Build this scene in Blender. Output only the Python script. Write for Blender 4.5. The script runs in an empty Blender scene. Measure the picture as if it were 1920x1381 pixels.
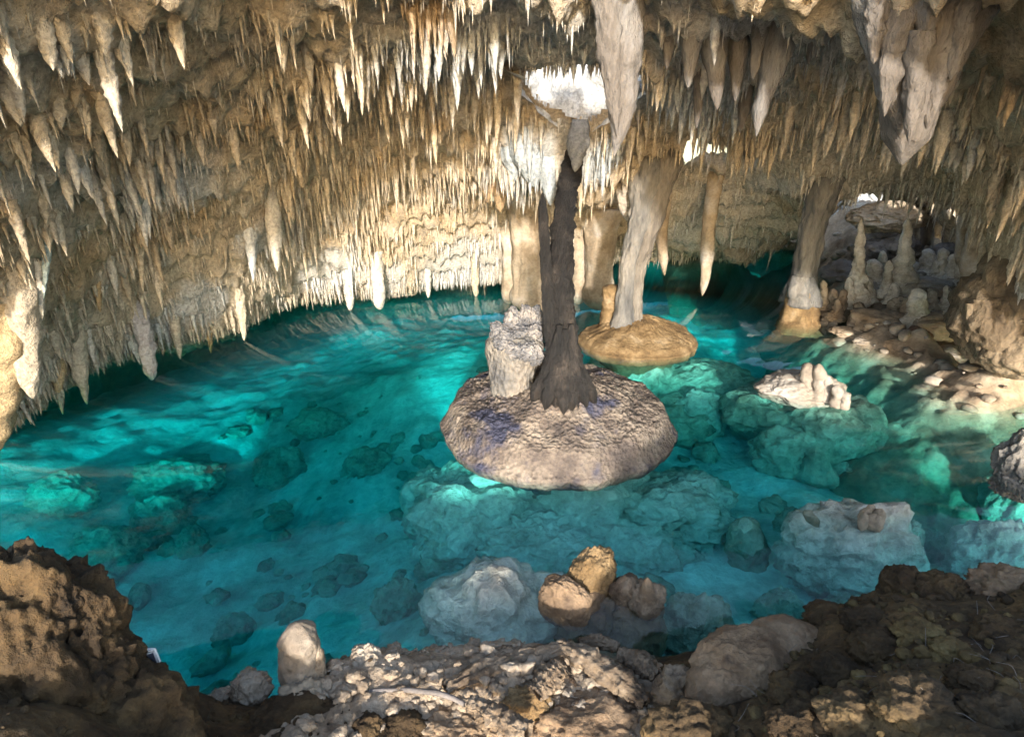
import bpy, bmesh, math, random
import numpy as np
from mathutils import Vector

scene = bpy.context.scene
COL = scene.collection
R = math.radians

# ------------------------------------------------------------------ camera
CAM_H, FPX, PITCH = 4.0, 1050.0, R(22.5)
cd = bpy.data.cameras.new('camera')
cam = bpy.data.objects.new('camera', cd); COL.objects.link(cam)
cam.location = (0, 0, CAM_H); cam.rotation_euler = (R(90) - PITCH, 0, 0)
cd.sensor_width = 36.0; cd.lens = 36.0 * FPX / 1920.0
cd.clip_start = 0.05; cd.clip_end = 500.0
scene.camera = cam

# ------------------------------------------------------------------ sky, sun, exposure
SUN_EL, SUN_AZ = R(15.5), R(1)          # azimuth: where the light comes from, measured from straight behind the camera
world = bpy.data.worlds.new('World'); scene.world = world; world.use_nodes = True
wn = world.node_tree.nodes; wl = world.node_tree.links
sky = wn.new('ShaderNodeTexSky'); sky.sky_type = 'NISHITA'; sky.sun_disc = False
to_sun = Vector((math.sin(SUN_AZ) * math.cos(SUN_EL), -math.cos(SUN_AZ) * math.cos(SUN_EL), math.sin(SUN_EL)))
sky.sun_elevation = SUN_EL; sky.sun_rotation = math.atan2(to_sun.x, to_sun.y)
wl.new(sky.outputs[0], wn['Background'].inputs[0]); wn['Background'].inputs[1].default_value = 0.15
sd = bpy.data.lights.new('sun', 'SUN'); sd.energy = 2.25; sd.angle = R(3.0); sd.color = (1.0, 0.95, 0.88)
sun = bpy.data.objects.new('sun', sd); COL.objects.link(sun)
sun.rotation_euler = (-to_sun).to_track_quat('-Z', 'Y').to_euler()
vs = scene.view_settings
vs.view_transform = 'Standard'; vs.look = 'None'; vs.gamma = 1.0; vs.exposure = 2.15; vs.use_curve_mapping = False
scene.cycles.use_denoising = True
scene.cycles.max_bounces = 8; scene.cycles.diffuse_bounces = 3; scene.cycles.glossy_bounces = 3; scene.cycles.transparent_max_bounces = 8
scene.cycles.use_adaptive_sampling = True; scene.cycles.adaptive_threshold = 0.03

# ------------------------------------------------------------------ picture geometry -> world
CT, ST = math.cos(PITCH), math.sin(PITCH)
def ray(u, v):
    r = (u - 960.0) / FPX; c = (690.5 - v) / FPX
    y = CT + c * ST; z = -ST + c * CT
    return r / y, z / y
def at_y(u, v, y):
    a, b = ray(u, v); return (a * y, y, CAM_H + b * y)
def at_z(u, v, z):
    a, b = ray(u, v); y = (z - CAM_H) / b; return (a * y, y, z)
def msize(px, u, v, y):
    """metres that px pixels span at forward distance y"""
    c = (690.5 - v) / FPX
    return px / FPX * y / (CT + c * ST)

# ------------------------------------------------------------------ noise
_rs = np.random.RandomState(7)
_perm = _rs.permutation(256).astype(np.int64); _perm = np.concatenate([_perm, _perm, _perm])
_grad = _rs.normal(size=(256, 3)); _grad /= np.linalg.norm(_grad, axis=1)[:, None]
def perlin(p, seed=0):
    p = np.asarray(p, float) + seed * 17.31
    i = np.floor(p).astype(np.int64); f = p - i; w = f * f * f * (f * (f * 6 - 15) + 10); i &= 255
    out = 0
    for dx in (0, 1):
        wx = w[:, 0] if dx else 1 - w[:, 0]
        for dy in (0, 1):
            wy = w[:, 1] if dy else 1 - w[:, 1]
            for dz in (0, 1):
                wz = w[:, 2] if dz else 1 - w[:, 2]
                h = _perm[_perm[_perm[(i[:, 0] + dx) & 255] + ((i[:, 1] + dy) & 255)] + ((i[:, 2] + dz) & 255)]
                g = _grad[h]
                out = out + wx * wy * wz * (g[:, 0] * (f[:, 0] - dx) + g[:, 1] * (f[:, 1] - dy) + g[:, 2] * (f[:, 2] - dz))
    return out * 1.6
def fbm(p, octs=4, seed=0, gain=0.5):
    a, s, t = 1.0, 0, 0
    p = np.asarray(p, float)
    for k in range(octs):
        s = s + a * perlin(p * (2.03 ** k), seed + k * 3); t += a; a *= gain
    return s / t
def ridged(p, octs=3, seed=0):
    a, s, t = 1.0, 0, 0
    for k in range(octs):
        s = s + a * (1 - 2 * np.abs(perlin(p * (2.03 ** k), seed + k * 5))); t += a; a *= 0.5
    return s / t
def cells(x, y, size, seed=0):
    """2-d cellular field: distance to the nearest jittered point (in cells) and that point's random number"""
    px, py = x / size, y / size
    ix, iy = np.floor(px).astype(np.int64), np.floor(py).astype(np.int64)
    best = np.full(x.shape, 9.0); rnd = np.zeros(x.shape)
    for dx in (-1, 0, 1):
        for dy in (-1, 0, 1):
            cx, cy = ix + dx, iy + dy
            h = _perm[_perm[(cx + seed * 31) & 255] + (cy & 255)]; h2 = _perm[h + ((cx * 7 + cy * 3 + seed) & 255)]
            h3 = _perm[h2 + (h & 255)]
            qx = cx + 0.15 + 0.7 * h / 255.0; qy = cy + 0.15 + 0.7 * h2 / 255.0
            d = np.hypot(px - qx, py - qy)
            m = d < best
            best = np.where(m, d, best); rnd = np.where(m, h3 / 255.0, rnd)
    return best, rnd
def v3(x, y, z=0.0):
    x = np.asarray(x, float).ravel(); y = np.asarray(y, float).ravel()
    return np.stack([x, y, np.zeros_like(x) + z], 1)
def sstep(a, b, x):
    t = np.clip((x - a) / (b - a), 0, 1); return t * t * (3 - 2 * t)

class TPS:
    def __init__(self, pts, lam=0.02):
        P = np.array(pts, float); self.P = P[:, :2]; n = len(P)
        K = self.U(np.linalg.norm(self.P[:, None] - self.P[None], axis=2)) + lam * np.eye(n)
        Q = np.concatenate([np.ones((n, 1)), self.P], 1)
        A = np.zeros((n + 3, n + 3)); A[:n, :n] = K; A[:n, n:] = Q; A[n:, :n] = Q.T
        s = np.linalg.solve(A, np.concatenate([P[:, 2], np.zeros(3)])); self.w, self.a = s[:n], s[n:]
    @staticmethod
    def U(r):
        return r * r * np.log(r + 1e-9)
    def __call__(self, x, y):
        x = np.asarray(x, float).ravel(); y = np.asarray(y, float).ravel(); o = np.empty_like(x)
        for s in range(0, len(x), 40000):
            q = np.stack([x[s:s + 40000], y[s:s + 40000]], 1)
            o[s:s + 40000] = self.U(np.linalg.norm(q[:, None] - self.P[None], axis=2)) @ self.w + self.a[0] + q @ self.a[1:]
        return o

# ------------------------------------------------------------------ meshes
def new_mesh(name, V, F, colors=None, smooth=True):
    """V (n,3); F (m,3) or (m,4) or list of such arrays"""
    Fs = F if isinstance(F, list) else [F]
    me = bpy.data.meshes.new(name)
    V = np.asarray(V, np.float32)
    me.vertices.add(len(V)); me.vertices.foreach_set('co', V.ravel())
    loops = np.concatenate([f.ravel() for f in Fs]).astype(np.int32)
    sizes = np.concatenate([np.full(len(f), f.shape[1], np.int32) for f in Fs])
    me.loops.add(len(loops)); me.loops.foreach_set('vertex_index', loops)
    me.polygons.add(len(sizes)); starts = np.concatenate([[0], np.cumsum(sizes)[:-1]]).astype(np.int32)
    me.polygons.foreach_set('loop_start', starts)
    try: me.polygons.foreach_set('loop_total', sizes)
    except Exception: pass
    me.update(calc_edges=True)
    if smooth: me.polygons.foreach_set('use_smooth', np.ones(len(sizes), bool))
    if colors is not None:
        at = me.color_attributes.new('tint', 'FLOAT_COLOR', 'POINT')
        c = np.ones((len(V), 4), np.float32); c[:, :3] = colors
        at.data.foreach_set('color', c.ravel())
    me.validate()
    return me
def link(name, me, mat, parent=None, label=None, cat=None, group=None, kind=None):
    o = bpy.data.objects.new(name, me); COL.objects.link(o)
    if mat is not None and len(me.materials) == 0: me.materials.append(mat)
    if parent is not None: o.parent = parent
    return tag(o, label, cat, group, kind)
def tag(o, label=None, cat=None, group=None, kind=None):
    if cat and not kind: kind = 'thing'
    if label: o['label'] = label
    if cat: o['category'] = cat
    if group: o['group'] = group
    if kind: o['kind'] = kind
    return o
def empty(name, loc, label=None, cat=None, group=None, kind=None):
    """an Empty at the thing's base; parts keep world coordinates through the inverse"""
    o = bpy.data.objects.new(name, None); COL.objects.link(o); o.location = loc
    o.empty_display_size = 0.1
    return tag(o, label, cat, group, kind)
def part(name, me, mat, parent, label=None, kind=None):
    o = link(name, me, mat, None, label, None, None, kind)
    o.parent = parent
    if parent.type == 'EMPTY': o.location = -parent.location
    return o
def grid_faces(nx, ny, flip=False):
    i = np.arange(nx * ny).reshape(ny, nx)
    a, b, c, d = i[:-1, :-1].ravel(), i[:-1, 1:].ravel(), i[1:, 1:].ravel(), i[1:, :-1].ravel()
    return np.stack([a, d, c, b], 1) if flip else np.stack([a, b, c, d], 1)
_ico = {}
def ico(n):
    if n not in _ico:
        bm = bmesh.new(); bmesh.ops.create_icosphere(bm, subdivisions=n, radius=1.0)
        _ico[n] = (np.array([v.co[:] for v in bm.verts]), np.array([[v.index for v in f.verts] for f in bm.faces])); bm.free()
    return _ico[n]
def rotz(V, a):
    c, s = math.cos(a), math.sin(a); return np.stack([V[:, 0] * c - V[:, 1] * s, V[:, 0] * s + V[:, 1] * c, V[:, 2]], 1)
def rock_v(center, rad, seed=0, sub=5, rough=0.22, freq=1.3, fine=0.05, micro=0.035, turn=0.0, pit=0.0, crag=0.0, flatten=None, lobes=0.0):
    S, F = ico(sub)
    n = 1 + rough * fbm(S * freq, 3, seed) * 1.6 + fine * fbm(S * freq * 5, 3, seed + 9) * 1.5
    if crag: n += crag * ridged(S * freq * 2.2, 3, seed + 4)
    if lobes: n += lobes * (0.5 - np.abs(perlin(S * freq * 2.6, seed + 12)) * 2)
    if pit: n -= pit * np.clip(fbm(S * freq * 4.5, 2, seed + 21) - 0.15, 0, 1)
    if micro and sub > 3: n += micro * ridged(S * freq * 7.5, 3, seed + 15) + micro * .5 * fbm(S * freq * 22, 2, seed + 17)
    V = S * n[:, None] * np.array(rad)[None]
    V = rotz(V, turn)
    if flatten is not None: V[:, 2] = np.maximum(V[:, 2], flatten)
    return V + np.array(center)[None], F
def join(parts):
    Vs, Fs, o = [], [], 0
    for V, F in parts:
        Vs.append(V); Fs.append(F + o); o += len(V)
    k = {}
    for f in Fs: k.setdefault(f.shape[1], []).append(f)
    return np.concatenate(Vs), [np.concatenate(v) for v in k.values()]
def sweep_v(path, radii, sides=20, rings=40, seed=0, flute=0.0, fl_n=4.0, lump=0.08, lump_f=2.0, fine=0.03, tip=True, squash=1.0, turn=0.0, band=0.0, rnd_base=False):
    """a tapering, fluted, lumpy stone body along a mostly vertical path of world points"""
    P = np.array(path, float); r = np.array(radii, float)
    t = np.concatenate([[0], np.cumsum(np.linalg.norm(np.diff(P, axis=0), axis=1))]); L = t[-1]; t /= L
    s = np.linspace(0, 1, rings)
    # smooth the polyline a little
    C = np.stack([np.interp(s, t, P[:, k]) for k in range(3)], 1); rr = np.interp(s, t, r)
    for _ in range(max(1, rings // 14)):
        C[1:-1] = (C[:-2] + 2 * C[1:-1] + C[2:]) / 4; rr[1:-1] = (rr[:-2] + 2 * rr[1:-1] + rr[2:]) / 4
    if tip: rr = rr * np.sqrt(np.clip(1 - (np.clip(s - .86, 0, 1) / .143) ** 2, .02, 1))
    th = np.linspace(0, 2 * math.pi, sides, endpoint=False)
    T, Sg = np.meshgrid(th, s); Rm = rr.mean()
    q = np.stack([np.cos(T).ravel(), np.sin(T).ravel(), Sg.ravel() * L / max(Rm, 1e-3)], 1)
    k = np.ones(len(q))
    if flute: k += flute * ridged(q * np.array([fl_n * .5, fl_n * .5, 0.05 * fl_n]), 2, seed)
    k += lump * fbm(q * np.array([lump_f * .6, lump_f * .6, lump_f * .35]), 2, seed + 3) * 1.6
    k += fine * fbm(q * np.array([4, 4, 2.2]), 3, seed + 7) * 1.6
    if band: k += band * np.sin(q[:, 2] * 3.0 + 3 * perlin(q * .8, seed + 2))
    rad = (np.repeat(rr, sides)) * k
    x = np.cos(T.ravel()) * rad; y = np.sin(T.ravel()) * rad * squash
    if turn: x, y = x * math.cos(turn) - y * math.sin(turn), x * math.sin(turn) + y * math.cos(turn)
    V = np.repeat(C, sides, axis=0) + np.stack([x, y, np.zeros_like(x)], 1)
    V = np.concatenate([V, C[:1], C[-1:] + (C[-1:] - C[-2:-1]) * 0.4])
    i = np.arange(rings * sides).reshape(rings, sides); j = np.roll(i, -1, 1)
    up = P[-1, 2] > P[0, 2]
    Q = np.stack([i[:-1].ravel(), j[:-1].ravel(), j[1:].ravel(), i[1:].ravel()], 1)
    n = rings * sides
    a = np.stack([np.full(sides, n), j[0], i[0]], 1); b = np.stack([np.full(sides, n + 1), i[-1], j[-1]], 1)
    if not up: Q = Q[:, ::-1]; a = a[:, ::-1]; b = b[:, ::-1]
    return V, [Q, a, b]
def sweep(name, *a, colors=None, **k):
    V, F = sweep_v(*a, **k)
    return new_mesh(name, V, F, colors)
def joinl(parts):
    out = []
    for V, F in parts:
        out.append((V, F if isinstance(F, list) else [F]))
    Vs, k, o = [], {}, 0
    for V, Fs in out:
        Vs.append(V)
        for f in Fs: k.setdefault(f.shape[1], []).append(f + o)
        o += len(V)
    return np.concatenate(Vs), [np.concatenate(v) for v in k.values()]
def ppath(pts, y):
    """picture points at one forward distance (or one each) -> world path"""
    return [at_y(p[0], p[1], p[2] if len(p) > 2 else y) for p in pts]
def prad(px, pts, y):
    return [msize(r, p[0], p[1], p[2] if len(p) > 2 else y) for r, p in zip(px, pts)]

# ------------------------------------------------------------------ materials
def nodes_of(name):
    m = bpy.data.materials.new(name); m.use_nodes = True
    return m, m.node_tree.nodes, m.node_tree.links
def ramp(N, cols):
    r = N.new('ShaderNodeValToRGB'); e = r.color_ramp.elements
    e[0].position, e[0].color = cols[0][0], (*cols[0][1], 1); e[1].position, e[1].color = cols[-1][0], (*cols[-1][1], 1)
    for p, c in cols[1:-1]:
        x = e.new(p); x.color = (*c, 1)
    return r
def stone(name, cols=None, scale=1.0, bump=0.5, bscale=14.0, rough=0.85, zs=1.0, tint=False, var=(0.7, 1.15), blotch=None, blotch_scale=2.0, blotch_lo=0.55, crack=0.0, dist=0.03, wet=None):
    m, N, L = nodes_of(name); b = N['Principled BSDF']
    g = N.new('ShaderNodeNewGeometry'); mp = N.new('ShaderNodeMapping'); mp.inputs['Scale'].default_value = (1, 1, zs)
    L.new(g.outputs['Position'], mp.inputs[0])
    n1 = N.new('ShaderNodeTexNoise'); n1.inputs['Scale'].default_value = scale; n1.inputs['Detail'].default_value = 4; n1.inputs['Roughness'].default_value = 0.6
    L.new(mp.outputs[0], n1.inputs['Vector'])
    if tint:
        a = N.new('ShaderNodeAttribute'); a.attribute_name = 'tint'; col = a.outputs['Color']
    else:
        r = ramp(N, cols); L.new(n1.outputs[0], r.inputs[0]); col = r.outputs[0]
    if blotch:
        n3 = N.new('ShaderNodeTexNoise'); n3.inputs['Scale'].default_value = blotch_scale; n3.inputs['Detail'].default_value = 3
        n3.inputs['Roughness'].default_value = 0.65; L.new(mp.outputs[0], n3.inputs['Vector'])
        mr = N.new('ShaderNodeMapRange'); mr.inputs['From Min'].default_value = blotch_lo; mr.inputs['From Max'].default_value = blotch_lo + 0.12; L.new(n3.outputs[0], mr.inputs[0])
        mx = N.new('ShaderNodeMix'); mx.data_type = 'RGBA'; L.new(mr.outputs[0], mx.inputs[0]); L.new(col, mx.inputs[6]); mx.inputs[7].default_value = (*blotch, 1); col = mx.outputs[2]
    n2 = N.new('ShaderNodeTexNoise'); n2.inputs['Scale'].default_value = bscale; n2.inputs['Detail'].default_value = 4.5; n2.inputs['Roughness'].default_value = 0.7
    L.new(mp.outputs[0], n2.inputs['Vector'])
    mr = N.new('ShaderNodeMapRange'); mr.inputs['From Min'].default_value = 0.3; mr.inputs['From Max'].default_value = 0.7; mr.inputs['To Min'].default_value = var[0]; mr.inputs['To Max'].default_value = var[1]
    L.new(n2.outputs[0], mr.inputs[0])
    mm = N.new('ShaderNodeVectorMath'); mm.operation = 'MULTIPLY'; L.new(col, mm.inputs[0]); L.new(mr.outputs[0], mm.inputs[1])
    L.new(mm.outputs[0], b.inputs['Base Color'])
    b.inputs['Roughness'].default_value = rough
    b.inputs['Specular IOR Level'].default_value = 0.3 if wet is None else wet
    h = n2.outputs[0]
    if crack:
        vo = N.new('ShaderNodeTexVoronoi'); vo.inputs['Scale'].default_value = bscale * crack; L.new(mp.outputs[0], vo.inputs['Vector'])
        ad = N.new('ShaderNodeMath'); ad.operation = 'MULTIPLY_ADD'; L.new(vo.outputs['Distance'], ad.inputs[0]); ad.inputs[1].default_value = 1.1; L.new(n2.outputs[0], ad.inputs[2]); h = ad.outputs[0]
    bp = N.new('ShaderNodeBump'); bp.inputs['Strength'].default_value = bump; bp.inputs['Distance'].default_value = dist
    L.new(h, bp.inputs['Height']); L.new(bp.outputs[0], b.inputs['Normal'])
    return m

TAN, CREAM, WHITE, BLUEG, ORNG, BROWN = (.52, .425, .30), (.58, .52, .43), (.58, .57, .54), (.38, .41, .42), (.46, .29, .13), (.22, .145, .075)
M = {}
M['calcite'] = stone('calcite', tint=True, bump=1.0, bscale=18, var=(0.5, 1.2), dist=0.05)
M['calcite_rock'] = stone('pale_calcite', [(.3, (.20, .145, .09)), (.5, (.33, .26, .18)), (.7, (.45, .40, .34))], 1.5, 0.7, 14, dist=0.03)
M['greystone'] = stone('grey_fluted_calcite', [(.3, (.085, .072, .06)), (.5, (.15, .13, .112)), (.7, (.215, .205, .195))], 2.2, 1.0, 26, zs=.35, dist=0.04)
M['mound'] = stone('mound_flowstone', [(.32, (.07, .055, .046)), (.45, (.135, .103, .08)), (.55, (.20, .155, .115)), (.66, (.27, .215, .16))], 2.6, 1.0, 15, blotch=(.05, .05, .075), blotch_scale=1.5, blotch_lo=.53, crack=1.2, dist=0.03)
M['ochre'] = stone('ochre_flowstone', [(.3, (.09, .055, .025)), (.45, (.17, .105, .045)), (.6, (.25, .165, .08)), (.7, (.31, .225, .13))], 3.0, 1.0, 16, dist=0.04)
M['dark_trunk'] = stone('blackened_column', [(.3, (.0025, .002, .0016)), (.5, (.007, .0054, .0042)), (.7, (.028, .0215, .0165))], 4.0, 1.0, 40, zs=.10, dist=0.05, var=(.15, 2.8), wet=.4, rough=.6)
M['grey_crust'] = stone('grey_crusted_limestone', [(.3, (.085, .082, .08)), (.45, (.16, .145, .125)), (.6, (.25, .21, .165)), (.72, (.31, .275, .22))], 2.2, 1.0, 16, crack=1.0, dist=0.04, zs=.6)
M['grey_top'] = stone('dark_grey_crust', [(.3, (.07, .07, .075)), (.5, (.17, .16, .155)), (.7, (.34, .30, .26))], 4.0, 1.0, 24, crack=1.0, dist=0.03)
M['column_grey'] = stone('grey_column_calcite', [(.3, (.07, .068, .066)), (.5, (.15, .14, .125)), (.7, (.25, .22, .18))], 3.0, 1.0, 22, zs=.25, dist=.04)
M['column_pale'] = stone('pale_column_calcite', [(.3, (.10, .085, .07)), (.5, (.18, .155, .125)), (.7, (.26, .235, .20))], 3.0, 1.0, 22, zs=.25, dist=.04)
M['stalagmite'] = stone('cream_stalagmite', [(.3, (.38, .31, .23)), (.5, (.54, .46, .36)), (.7, (.66, .60, .52))], 2.5, 1.0, 16, dist=.04)
M['shore'] = stone('brown_limestone', [(.3, (.15, .10, .06)), (.5, (.30, .22, .145)), (.7, (.46, .38, .28))], 1.3, 0.8, 12, dist=0.03)
M['flow_brown'] = stone('brown_flowstone', [(.3, (.07, .048, .028)), (.5, (.15, .108, .066)), (.7, (.23, .175, .115))], 2.0, 1.0, 16, zs=.5, dist=.05)
M['shore_pale'] = stone('pale_shore_limestone', [(.3, (.18, .135, .095)), (.5, (.30, .245, .185)), (.7, (.40, .35, .295))], 1.5, 0.8, 14, dist=0.03)
M['rust'] = stone('reddish_brown_stone', [(.3, (.12, .065, .04)), (.6, (.24, .14, .09))], 1.5, 0.7, 14)
M['sub'] = stone('submerged_limestone', [(.3, (.20, .18, .125)), (.5, (.41, .375, .28)), (.7, (.60, .55, .43))], 2.2, 1.0, 11, crack=.5, dist=0.09)
M['shelf'] = stone('pale_submerged_shelf', [(.3, (.36, .33, .26)), (.5, (.54, .50, .41)), (.7, (.66, .62, .53))], 2.0, 1.0, 12, crack=.5, dist=.07)
M['sand'] = stone('pale_pool_bed', [(.3, (.30, .30, .26)), (.45, (.56, .55, .49)), (.55, (.72, .71, .64)), (.7, (.80, .79, .73))], .9, 0.9, 6, dist=0.08)
M['rubble'] = stone('pale_rubble', [(.3, (.16, .11, .07)), (.5, (.32, .245, .17)), (.7, (.46, .38, .29))], 3.0, 1.0, 24, dist=0.03)
M['mud'] = stone('dark_earth', [(.3, (.028, .017, .008)), (.5, (.075, .048, .022)), (.7, (.15, .097, .042))], 2.6, 1.0, 26, dist=0.02, var=(.5, 1.3))
M['brown_rock'] = stone('muddy_brown_rock', [(.3, (.02, .012, .005)), (.5, (.055, .033, .014)), (.7, (.11, .068, .028))], 3.0, 1.0, 28, crack=.45, blotch=(.012, .008, .005), blotch_scale=3.4, blotch_lo=.60, dist=0.03)
M['earth_bits'] = stone('earth_and_nodules', [(.3, (.022, .014, .007)), (.5, (.06, .038, .018)), (.68, (.13, .09, .035))], 5.0, 1.0, 30, dist=.02)
M['nodule'] = stone('yellow_brown_nodule', [(.3, (.05, .032, .012)), (.5, (.12, .08, .03)), (.7, (.20, .145, .06))], 5.0, 1.0, 34, dist=.015)
M['tan_rock'] = stone('dusty_tan_boulder', [(.3, (.13, .08, .045)), (.5, (.22, .145, .085)), (.7, (.30, .21, .13))], 2.4, 1.0, 22, crack=.4, blotch=(.07, .045, .03), blotch_scale=3.0, blotch_lo=.6, dist=0.025)
M['bark'] = stone('weathered_bark', [(.3, (.07, .045, .028)), (.5, (.18, .13, .085)), (.7, (.30, .23, .16))], 4.0, 1.0, 40, zs=1, dist=0.02)
M['twig'] = stone('grey_dead_wood', [(.3, (.10, .085, .075)), (.7, (.22, .19, .17))], 6.0, 0.6, 60, dist=0.005)
M['dark_cave'] = stone('shaded_cave_rock', [(.3, (.10, .085, .075)), (.5, (.20, .165, .14)), (.7, (.30, .25, .20))], 1.2, 0.8, 8, dist=0.05)  # stone colour darkened for the poor light inside the arch

# ------------------------------------------------------------------ the pool
def make_water():
    m, N, L = nodes_of('clear_turquoise_water')
    N.remove(N['Principled BSDF']); out = N['Material Output']
    tr = N.new('ShaderNodeBsdfTransparent'); gl = N.new('ShaderNodeBsdfGlossy'); gl.inputs['Roughness'].default_value = 0.02
    lw = N.new('ShaderNodeLayerWeight'); lw.inputs['Blend'].default_value = 0.5
    g = N.new('ShaderNodeNewGeometry')
    n1 = N.new('ShaderNodeTexNoise'); n1.inputs['Scale'].default_value = 5.0; n1.inputs['Detail'].default_value = 4; L.new(g.outputs['Position'], n1.inputs['Vector'])
    bp = N.new('ShaderNodeBump'); bp.inputs['Strength'].default_value = 0.05; bp.inputs['Distance'].default_value = 0.03
    L.new(n1.outputs[0], bp.inputs['Height']); L.new(bp.outputs[0], gl.inputs['Normal'])
    p = N.new('ShaderNodeMath'); p.operation = 'POWER'; L.new(lw.outputs['Facing'], p.inputs[0]); p.inputs[1].default_value = 5.0
    f = N.new('ShaderNodeMath'); f.operation = 'MULTIPLY_ADD'; L.new(p.outputs[0], f.inputs[0]); f.inputs[1].default_value = 0.98; f.inputs[2].default_value = 0.02
    mx = N.new('ShaderNodeMixShader'); L.new(f.outputs[0], mx.inputs[0]); L.new(tr.outputs[0], mx.inputs[1]); L.new(gl.outputs[0], mx.inputs[2])
    L.new(mx.outputs[0], out.inputs['Surface'])
    va = N.new('ShaderNodeVolumeAbsorption'); va.inputs['Density'].default_value = 0.60; va.inputs['Color'].default_value = (0.0, 0.935, 0.96, 1)
    sc = N.new('ShaderNodeVolumeScatter'); sc.inputs['Density'].default_value = 0.04; sc.inputs['Color'].default_value = (0.05, 0.75, 0.9, 1); sc.inputs['Anisotropy'].default_value = 0.2
    ad = N.new('ShaderNodeAddShader'); L.new(va.outputs[0], ad.inputs[0]); L.new(sc.outputs[0], ad.inputs[1])
    L.new(ad.outputs[0], out.inputs['Volume'])
    return m
M['water'] = make_water()
x0, x1, y0, y1 = -15, 15, 2.0, 25
V = np.array([(x0, y0, 0), (x1, y0, 0), (x1, y1, 0), (x0, y1, 0), (x0, y0, -9), (x1, y0, -9), (x1, y1, -9), (x0, y1, -9)], float)
F = np.array([(0, 1, 2, 3), (7, 6, 5, 4), (0, 4, 5, 1), (1, 5, 6, 2), (2, 6, 7, 3), (3, 7, 4, 0)])
link('pool_water', new_mesh('pool_water', V, F, smooth=False), M['water'], kind='structure', label='clear turquoise cave pool with still surface')

floor_ctl = [at_z(u, v, z) for u, v, z in [
    (60, 860, -2.2), (60, 1000, -2.6), (300, 1000, -3.0), (300, 800, -2.6), (500, 900, -3.0), (500, 1100, -2.8), (700, 1000, -2.4), (700, 1150, -1.8),
    (560, 720, -2.5), (800, 720, -1.5), (860, 660, -1.6), (700, 620, -2.6), (1100, 1000, -1.8), (1350, 1050, -1.25), (1500, 950, -1.35), (1300, 900, -1.6),
    (1420, 850, -1.6), (1350, 720, -1.6), (1300, 600, -2.0), (1350, 540, -2.6), (1450, 640, -1.7), (1700, 760, -2.4), (1850, 900, -3.0), (1700, 1000, -1.5), (1850, 1060, -1.4),
    (1100, 590, -1.6), (1300, 1200, -1.2), (950, 1180, -.9), (1600, 1150, -1.2)]]
floor_ctl += [(-12, 6, -1.5), (-12, 14, -3), (-6, 18, -3), (0, 20, -3), (6, 21, -2.5), (12, 16, -1), (12, 9, -2), (9, 5, -2), (7, 3, -1.6), (-7, 3, -2.5), (-3.5, 3.2, -1.9), (0, 2.2, -1.0), (4, 2.5, -1.2)]
floor_f = TPS(floor_ctl, 0.15)
def floor_h(x, y):
    q = v3(x, y)
    c, r = cells(q[:, 0], q[:, 1], 0.55, 5)
    return np.minimum(floor_f(x, y), np.where(np.asarray(y).ravel() > 5, -1.2, 9)) + .30 * fbm(q * .6, 4, 51) + .13 * r * np.clip(1 - c * 1.5, 0, 1) ** .6 + .05 * fbm(q * 4, 3, 55)
nx, ny = 220, 200
gx, gy = np.meshgrid(np.linspace(-15, 15, nx), np.linspace(2.0, 25, ny))
V = v3(gx, gy); V[:, 2] = floor_h(gx.ravel(), gy.ravel())
link('pool_floor', new_mesh('pool_floor', V, grid_faces(nx, ny)), M['sand'], kind='structure', label='pale sandy rock bed of the pool')

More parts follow.
